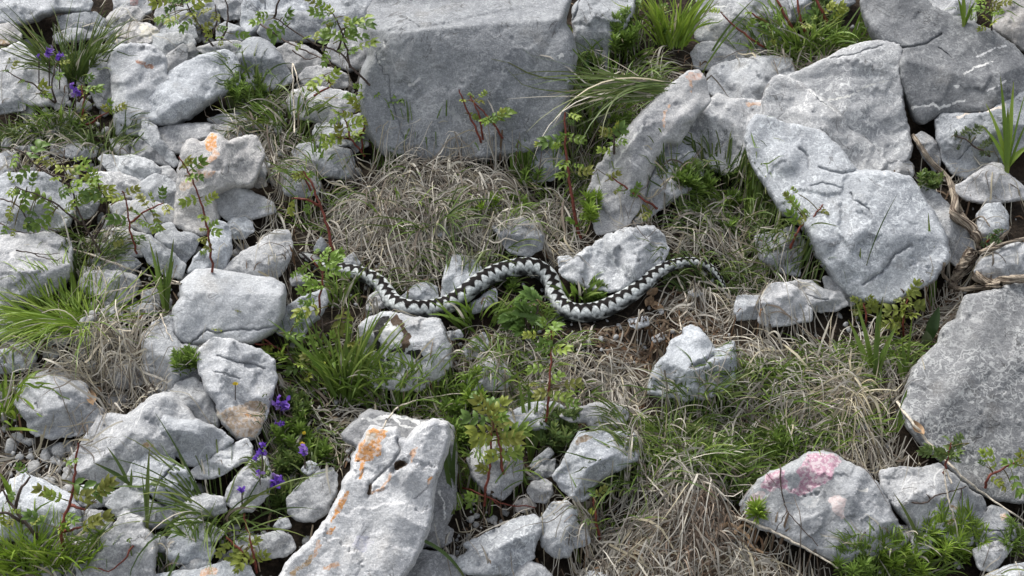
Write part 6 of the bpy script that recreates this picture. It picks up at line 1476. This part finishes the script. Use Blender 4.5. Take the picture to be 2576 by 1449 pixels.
for k, (x, y, lb) in enumerate([(868, 712, 'tan dead leaf under the snake neck'), (1632, 768, 'tan dead leaf in the litter above the pale flake'), (1650, 780, 'curled tan leaf beside the snake tail litter'), (2305, 1086, 'small amber bark flake at the tip of the fossil slab'), (235, 1010, 'rust-brown leaf crumb behind the cracked ragged rock'), (1640, 745, 'pale dead leaf against the snake tail curve'), (245, 990, 'dark brown dead leaf behind the ragged rock')]):
    rs = np.random.RandomState(k + 90); c = pick(x, y) + NG * .004
    V_, F_ = [], []; ln = .016 + .006 * rs.rand(); a = rs.uniform(0, pi); dx = RIGHT * cos(a) + np.array([0, cos(SLOPE), sin(SLOPE)]) * sin(a); dy = np.cross(NG, dx)
    for q in range(6):
        u = q / 5 - .5; hw = .006 * math.cos(u * 2.7)
        for s in (-1, 0, 1): V_.append(c + dx * ln * u + dy * hw * s + NG * (.004 * abs(s) + .010 * u * u + rs.uniform(0, .002)))
    for q in range(5):
        for m in (0, 1): i = q * 3 + m; F_.append((i, i + 1, i + 4, i + 3))
    tag(mesh_obj('dead_leaf', np.array(V_), F_, M_DEAD, c), lb, 'leaf')

# ------------------------------------------------------------------ twisted dry root
def fibre_tube(pts, r0, r1, seed, twist=3.0, lift=.0, sides=20):
    d = catmull(np.array(pts, float), 14)
    off = np.linspace(r0, r1, len(d)) * DIST / FPX
    P = np.array([pick(x, y, o * .7 + lift) for (x, y), o in zip(d, off)])
    tt_ = (P - CAM) @ FWD; kk = np.exp(-(np.arange(-9, 10) / 5.0) ** 2); kk /= kk.sum()
    t0_ = tt_; tt_ = np.convolve(np.pad(tt_, 9, 'edge'), kk, 'valid'); tt_ = tt_ * .5 + np.minimum(tt_, t0_) * .5 - .004; P = CAM + ray(d[:, 0], d[:, 1]) * tt_[:, None]
    n = len(P); tg = np.gradient(P, axis=0); tg /= np.linalg.norm(tg, axis=1)[:, None]
    a = np.cross(tg, np.array([.2, .5, .8])); a /= np.linalg.norm(a, axis=1)[:, None]; b = np.cross(tg, a)
    th = np.arange(sides) / sides * 2 * pi; u = np.linspace(0, 1, n)
    tw = th[None] + twist * u[:, None]
    q = np.stack([np.cos(th)[None] * 1.6 + 0 * u[:, None], np.sin(th)[None] * 1.6 + 0 * u[:, None], u[:, None] * 5 + 0 * th[None]], -1).reshape(-1, 3) + seed
    rr = off[:, None] * (1 + .38 * fbm(q, 3).reshape(n, sides) + .18 * np.sin(th * 5 + seed)[None])
    v = (P[:, None] + a[:, None] * (np.cos(tw) * rr)[..., None] + b[:, None] * (np.sin(tw) * rr)[..., None]).reshape(-1, 3)
    i = np.arange(n * sides).reshape(n, sides)
    f = np.stack([i[:-1], np.roll(i[:-1], -1, 1), np.roll(i[1:], -1, 1), i[1:]], -1).reshape(-1, 4)
    fb = np.stack([u[:, None] + 0 * th[None], np.tile(np.arange(sides)[None] / sides, (n, 1)), np.full((n, sides), seed * .37)], -1).reshape(-1, 3)
    return v, f, fb
rb = pick(2400, 690); root = empty('dry_root', rb); tag(root, 'twisted grey-brown dry root forking between the boulders on the right', 'root')
for k, (pts, r0, r1, nm) in enumerate([
    ([(2298, 340), (2318, 372), (2345, 410), (2385, 452), (2402, 500), (2400, 540), (2440, 570), (2458, 600), (2455, 632)], 5, 13, 'main_strand'),
    ([(2392, 478), (2410, 520), (2425, 550), (2452, 580), (2462, 625), (2440, 650)], 7, 9, 'main_strand'),
    ([(2448, 628), (2425, 660), (2405, 690), (2390, 720)], 13, 8, 'lower_strand'),
    ([(2455, 650), (2432, 680), (2408, 705), (2400, 730)], 7, 5, 'lower_strand'),
    ([(2440, 640), (2480, 632), (2505, 612), (2525, 592), (2541, 572)], 9, 3, 'branch'),
    ([(2470, 630), (2500, 625), (2535, 610), (2580, 600)], 5, 4, 'branch'),
    ([(2450, 690), (2490, 712), (2530, 704), (2590, 698)], 11, 9, 'side_root'),
    ([(2380, 716), (2420, 728), (2470, 722), (2520, 715)], 6, 6, 'side_root'),
    ([(2376, 660), (2372, 690), (2390, 712), (2395, 740)], 4, 4, 'rootlet'), ([(2440, 560), (2470, 545), (2490, 570)], 2, 1.5, 'rootlet')]):
    v, f, fb = fibre_tube(pts, r0, r1, k * 1.3 + .5, lift=.004)
    mesh_obj(nm, v, f, M_ROOT, v.mean(0), parent=root, attrs={'fibre': fb})
    
# ------------------------------------------------------------------ fallen twigs and stalks
def twig(label, polys, r, mat, name='twig', lift=.004):
    parts = []; org = None
    root = None
    for k, s in enumerate(polys):
        d = catmull(np.array(s, float), 6) if len(s) > 2 else resample(np.array(s, float), 20, False)
        P = np.array([pick(x, y, lift) for x, y in d])
        tt_ = (P - CAM) @ FWD
        kk = np.exp(-(np.arange(-5, 6) / 3.0) ** 2); kk /= kk.sum()
        t0_ = tt_; tt_ = np.convolve(np.pad(tt_, 5, 'edge'), kk, 'valid'); tt_ = np.minimum(tt_, t0_) - .003; P = CAM + ray(d[:, 0], d[:, 1]) * tt_[:, None]
        P += np.stack([fbm(np.c_[d / 15, np.full(len(d), q * 2.2 + k)], 2) for q in range(3)], 1) * .0016
        parts.append(tube(P, np.linspace(1, .55, len(P)) * r * (1 if k == 0 else .75), 6))
    v, f = merge(parts)
    return tag(mesh_obj(name, v, f, mat, parts[0][0].mean(0)), label, 'twig')
twig('long pale dry stalk slanting across the rubble to the squared block', [[(185, 628), (270, 655), (360, 688), (452, 712)]], .0016, M_DRYTWIG, 'dry_stalk')
twig('bare forked twig below the white rounded stone', [[(455, 715), (400, 712), (360, 718), (300, 728), (215, 750)], [(425, 725), (415, 770), (400, 800), (375, 835), (355, 858)], [(405, 790), (420, 830), (434, 858)]], .0013, M_DRYTWIG)
twig('black crooked twig lying on the broad pale rock behind the tussock', [[(40, 632), (70, 634), (100, 645), (135, 655), (155, 650)], [(75, 636), (110, 640), (150, 636)]], .0010, M_TWIG)
twig('dark twig crossing the rock under the rose bush', [[(0, 500), (40, 515), (80, 560), (150, 585)], [(0, 560), (50, 585), (110, 583)]], .0012, M_TWIG)
twig('bare pale twig hanging beside the bushy lime-leaved rose', [[(185, 530), (195, 580), (210, 630)], [(248, 530), (225, 560), (205, 574)]], .0012, M_DRYTWIG)
twig('grey stalk running over the straw to the fossil slab', [[(2255, 1010), (2300, 1070), (2370, 1150), (2440, 1215), (2500, 1260), (2576, 1310)]], .0018, M_DRYTWIG, 'dry_stalk', .012)
twig('bleached stick lying before the pink-lichened rock', [[(1830, 1295), (1880, 1310), (1935, 1332), (2010, 1370), (2110, 1430)]], .0020, M_DRYTWIG, 'dry_stick', .010)
twig('bare forked stalk leaning over the pink-lichened rock', [[(1962, 1170), (1965, 1230), (1980, 1285), (2010, 1320), (2060, 1375)], [(1980, 1285), (1960, 1320), (1948, 1350)]], .0009, M_TWIG, 'dry_stalk')
twig('short crooked twig on the grey tan-spotted rock', [[(2295, 1264), (2330, 1266), (2345, 1250), (2400, 1235), (2432, 1222)], [(2340, 1255), (2330, 1242)], [(2420, 1228), (2415, 1262)]], .0011, M_TWIG)
twig('thin red twig lying on the notched stone', [[(335, 1372), (310, 1410), (275, 1436), (235, 1428)]], .0011, M_STEM)
twig('reddish runner on the soil beside the small greenish stone', [[(1160, 1225), (1215, 1245), (1280, 1270), (1345, 1275)], [(1230, 1250), (1260, 1275)]], .0012, M_STEM)
twig('pale roots tangled in the litter below the snake tail', [[(1700, 690), (1720, 730), (1730, 780), (1710, 800), (1715, 830)], [(1655, 770), (1680, 710), (1720, 692), (1765, 700)], [(1745, 780), (1770, 790), (1830, 775), (1832, 805), (1810, 815)]], .0014, M_DRYTWIG, 'rootlet', .006)
twig('dead stems crossing the white peaked rock foot', [[(1445, 920), (1520, 938), (1580, 960), (1640, 950)], [(1455, 935), (1520, 935)]], .0012, M_DRYTWIG, 'dry_stalk', .008)
twig('black crooked rose cane before the round-backed stone', [[(655, 60), (700, 92), (750, 120), (805, 145), (840, 170)], [(735, 125), (770, 150), (800, 142)]], .0016, M_TWIG, lift=.02)
twig('yellow-brown curled bark strip near the withered clump', [[(1800, 1335), (1830, 1320), (1860, 1330), (1880, 1350), (1890, 1375), (1920, 1392)], [(1845, 1345), (1870, 1320), (1895, 1330)]], .0032, M_DEAD, 'bark_strip', .008)
for k, (a, b_) in enumerate([((1005, 1085), (1185, 1000)), ((1185, 1000), (1340, 985))]): pass
twig('long pale straw arched over the orange-stained slab', [[(962, 1076), (1000, 1026), (1060, 1005), (1140, 992), (1280, 984)]], .0010, M_DRYTWIG, 'dry_stalk', .02)
twig('two bent pale straws standing beside the smooth pale cobble', [[(742, 335), (738, 230), (736, 160), (752, 215), (772, 275)]], .0011, M_DRYTWIG, 'dry_stalk', .03)
twig('thin stalk bending over the great fossil slab edge', [[(2395, 1215), (2375, 1180), (2385, 1250), (2400, 1300), (2412, 1360)]], .0012, M_DRYTWIG, 'dry_stalk', .012)

# ------------------------------------------------------------------ loose gravel in the gaps
rs = np.random.RandomState(3)
bmv, bmf, nb_, cb = [], [], 0, []
ico = bmesh.new(); bmesh.ops.create_icosphere(ico, subdivisions=2, radius=1.0)
iv = np.array([v.co[:] for v in ico.verts]); iF = np.array([[v.index for v in f.verts] for f in ico.faces]); ico.free()
for (x0_, x1_, y0_, y1_, n, s0_, s1_) in [(0, 640, 0, 1449, 2600, 4, 24), (640, 1288, 0, 420, 500, 4, 18), (640, 1300, 1000, 1449, 420, 3, 12), (1300, 2000, 600, 1449, 450, 3, 10), (2000, 2576, 0, 1449, 500, 3, 11), (680, 1500, 620, 1000, 260, 3, 9)]:
    for k in range(n):
        px, py = rs.uniform(x0_, x1_), rs.uniform(y0_, y1_)
        p = on_slope(px, py); zg = soil_z(p[0], p[1])
        if surf_z(p[0], p[1]) - zg > .03: continue
        r = (s0_ + (s1_ - s0_) * rs.rand() ** 2.2) * DIST / FPX
        v = iv.copy()
        for q in range(7):                                  # knap flat facets
            d = rs.normal(0, 1, 3); d /= np.linalg.norm(d); dd = v @ d; lim = rs.uniform(.45, .85)
            v = v - np.maximum(dd - lim, 0)[:, None] * d
        v = v * np.array([1, rs.uniform(.6, 1), rs.uniform(.45, .85)]) * r
        an = rs.uniform(0, 2 * pi); ca_, sa_ = cos(an), sin(an)
        v = np.stack([v[:, 0] * ca_ - v[:, 1] * sa_, v[:, 0] * sa_ + v[:, 1] * ca_, v[:, 2]], 1)
        v[:, 2] += v[:, 1] * tan(SLOPE)
        bmv.append(v + np.array([p[0], p[1], zg + r * .15 + .006 * rs.rand()])); bmf.append(iF + nb_); nb_ += len(iv)
gv = np.vstack(bmv)
gravel = mesh_obj('gravel', gv, np.vstack(bmf), M_LIME, gv.mean(0), smooth=False, attrs={'paint': np.zeros((len(gv), 4), np.float32)})
gravel.color = (.85, .84, .82, .2)
tag(gravel, 'small grey limestone gravel filling the gaps between rocks', 'gravel', kind='stuff')
# ------------------------------------------------------------------ the slope goes on around the view
rs = np.random.RandomState(8)
ico = bmesh.new(); bmesh.ops.create_icosphere(ico, subdivisions=3, radius=1.0)
iv = np.array([v.co[:] for v in ico.verts]); iF = np.array([[v.index for v in f.verts] for f in ico.faces]); ico.free()
sv_, sf_, n_ = [], [], 0
bag = Bag(); gbag = Bag()
for k in range(1700):
    px, py = rs.uniform(-1300, 3900), rs.uniform(-800, 2300)
    r_px = 18 + 110 * rs.rand() ** 2.2
    if -40 - r_px * .6 < px < W + 40 + r_px * .6 and -60 - r_px * .6 < py < H + 40 + r_px * .6: continue
    p = on_slope(px, py); zg = float(soil_z(p[0], p[1])); r = r_px * DIST / FPX
    v = iv.copy()
    for q in range(16):
        d = rs.normal(0, 1, 3); d /= np.linalg.norm(d); dd = v @ d; v = v - np.maximum(dd - rs.uniform(.45, .9), 0)[:, None] * d
    v = v * (1 + .06 * fbm(v * 2.5 + k * 3.1, 4))[:, None]
    v = v * np.array([1, rs.uniform(.6, 1), rs.uniform(.5, .85)]) * r
    an = rs.uniform(0, 2 * pi); ca_, sa_ = cos(an), sin(an)
    v = np.stack([v[:, 0] * ca_ - v[:, 1] * sa_, v[:, 0] * sa_ + v[:, 1] * ca_, v[:, 2]], 1); v[:, 2] += v[:, 1] * tan(SLOPE)
    sv_.append(v + np.array([p[0], p[1], zg + r * .22])); sf_.append(iF + n_); n_ += len(iv)
gv = np.vstack(sv_)
scree = mesh_obj('scree', gv, np.vstack(sf_), M_LIME, gv.mean(0), attrs={'paint': np.zeros((len(gv), 4), np.float32)})
scree.color = (.95, .95, .95, .3)
tag(scree, 'limestone scree of the slope around the snake', 'scree', kind='stuff')
sp_ = []
for k in range(260):
    px, py = rs.uniform(-1100, 3700), rs.uniform(-650, 2000)
    if -40 < px < W + 40 and -60 < py < H + 40: continue
    sp_.append((px, py, 110, 70, 110, 130, 1.5, .014, None))
    blades(gbag, px, py, 110, 70, 26, 110, 1.9, .8, (0, 0), ['mid', 'dark'][k % 2], rs, dry=.15)
straw_bag(bag, sp_, 31)
tag(bag.build('dry_grass', M_STRAW), 'dead grass of the slope around the snake', 'dry grass', kind='stuff')
tag(gbag.build('grass', M_GRASS), 'green grass of the slope around the snake', 'grass', kind='stuff')
print('TRIS', sum(len(o.data.loop_triangles) if False else len(o.data.polygons) for o in bpy.data.objects if o.type == 'MESH'))
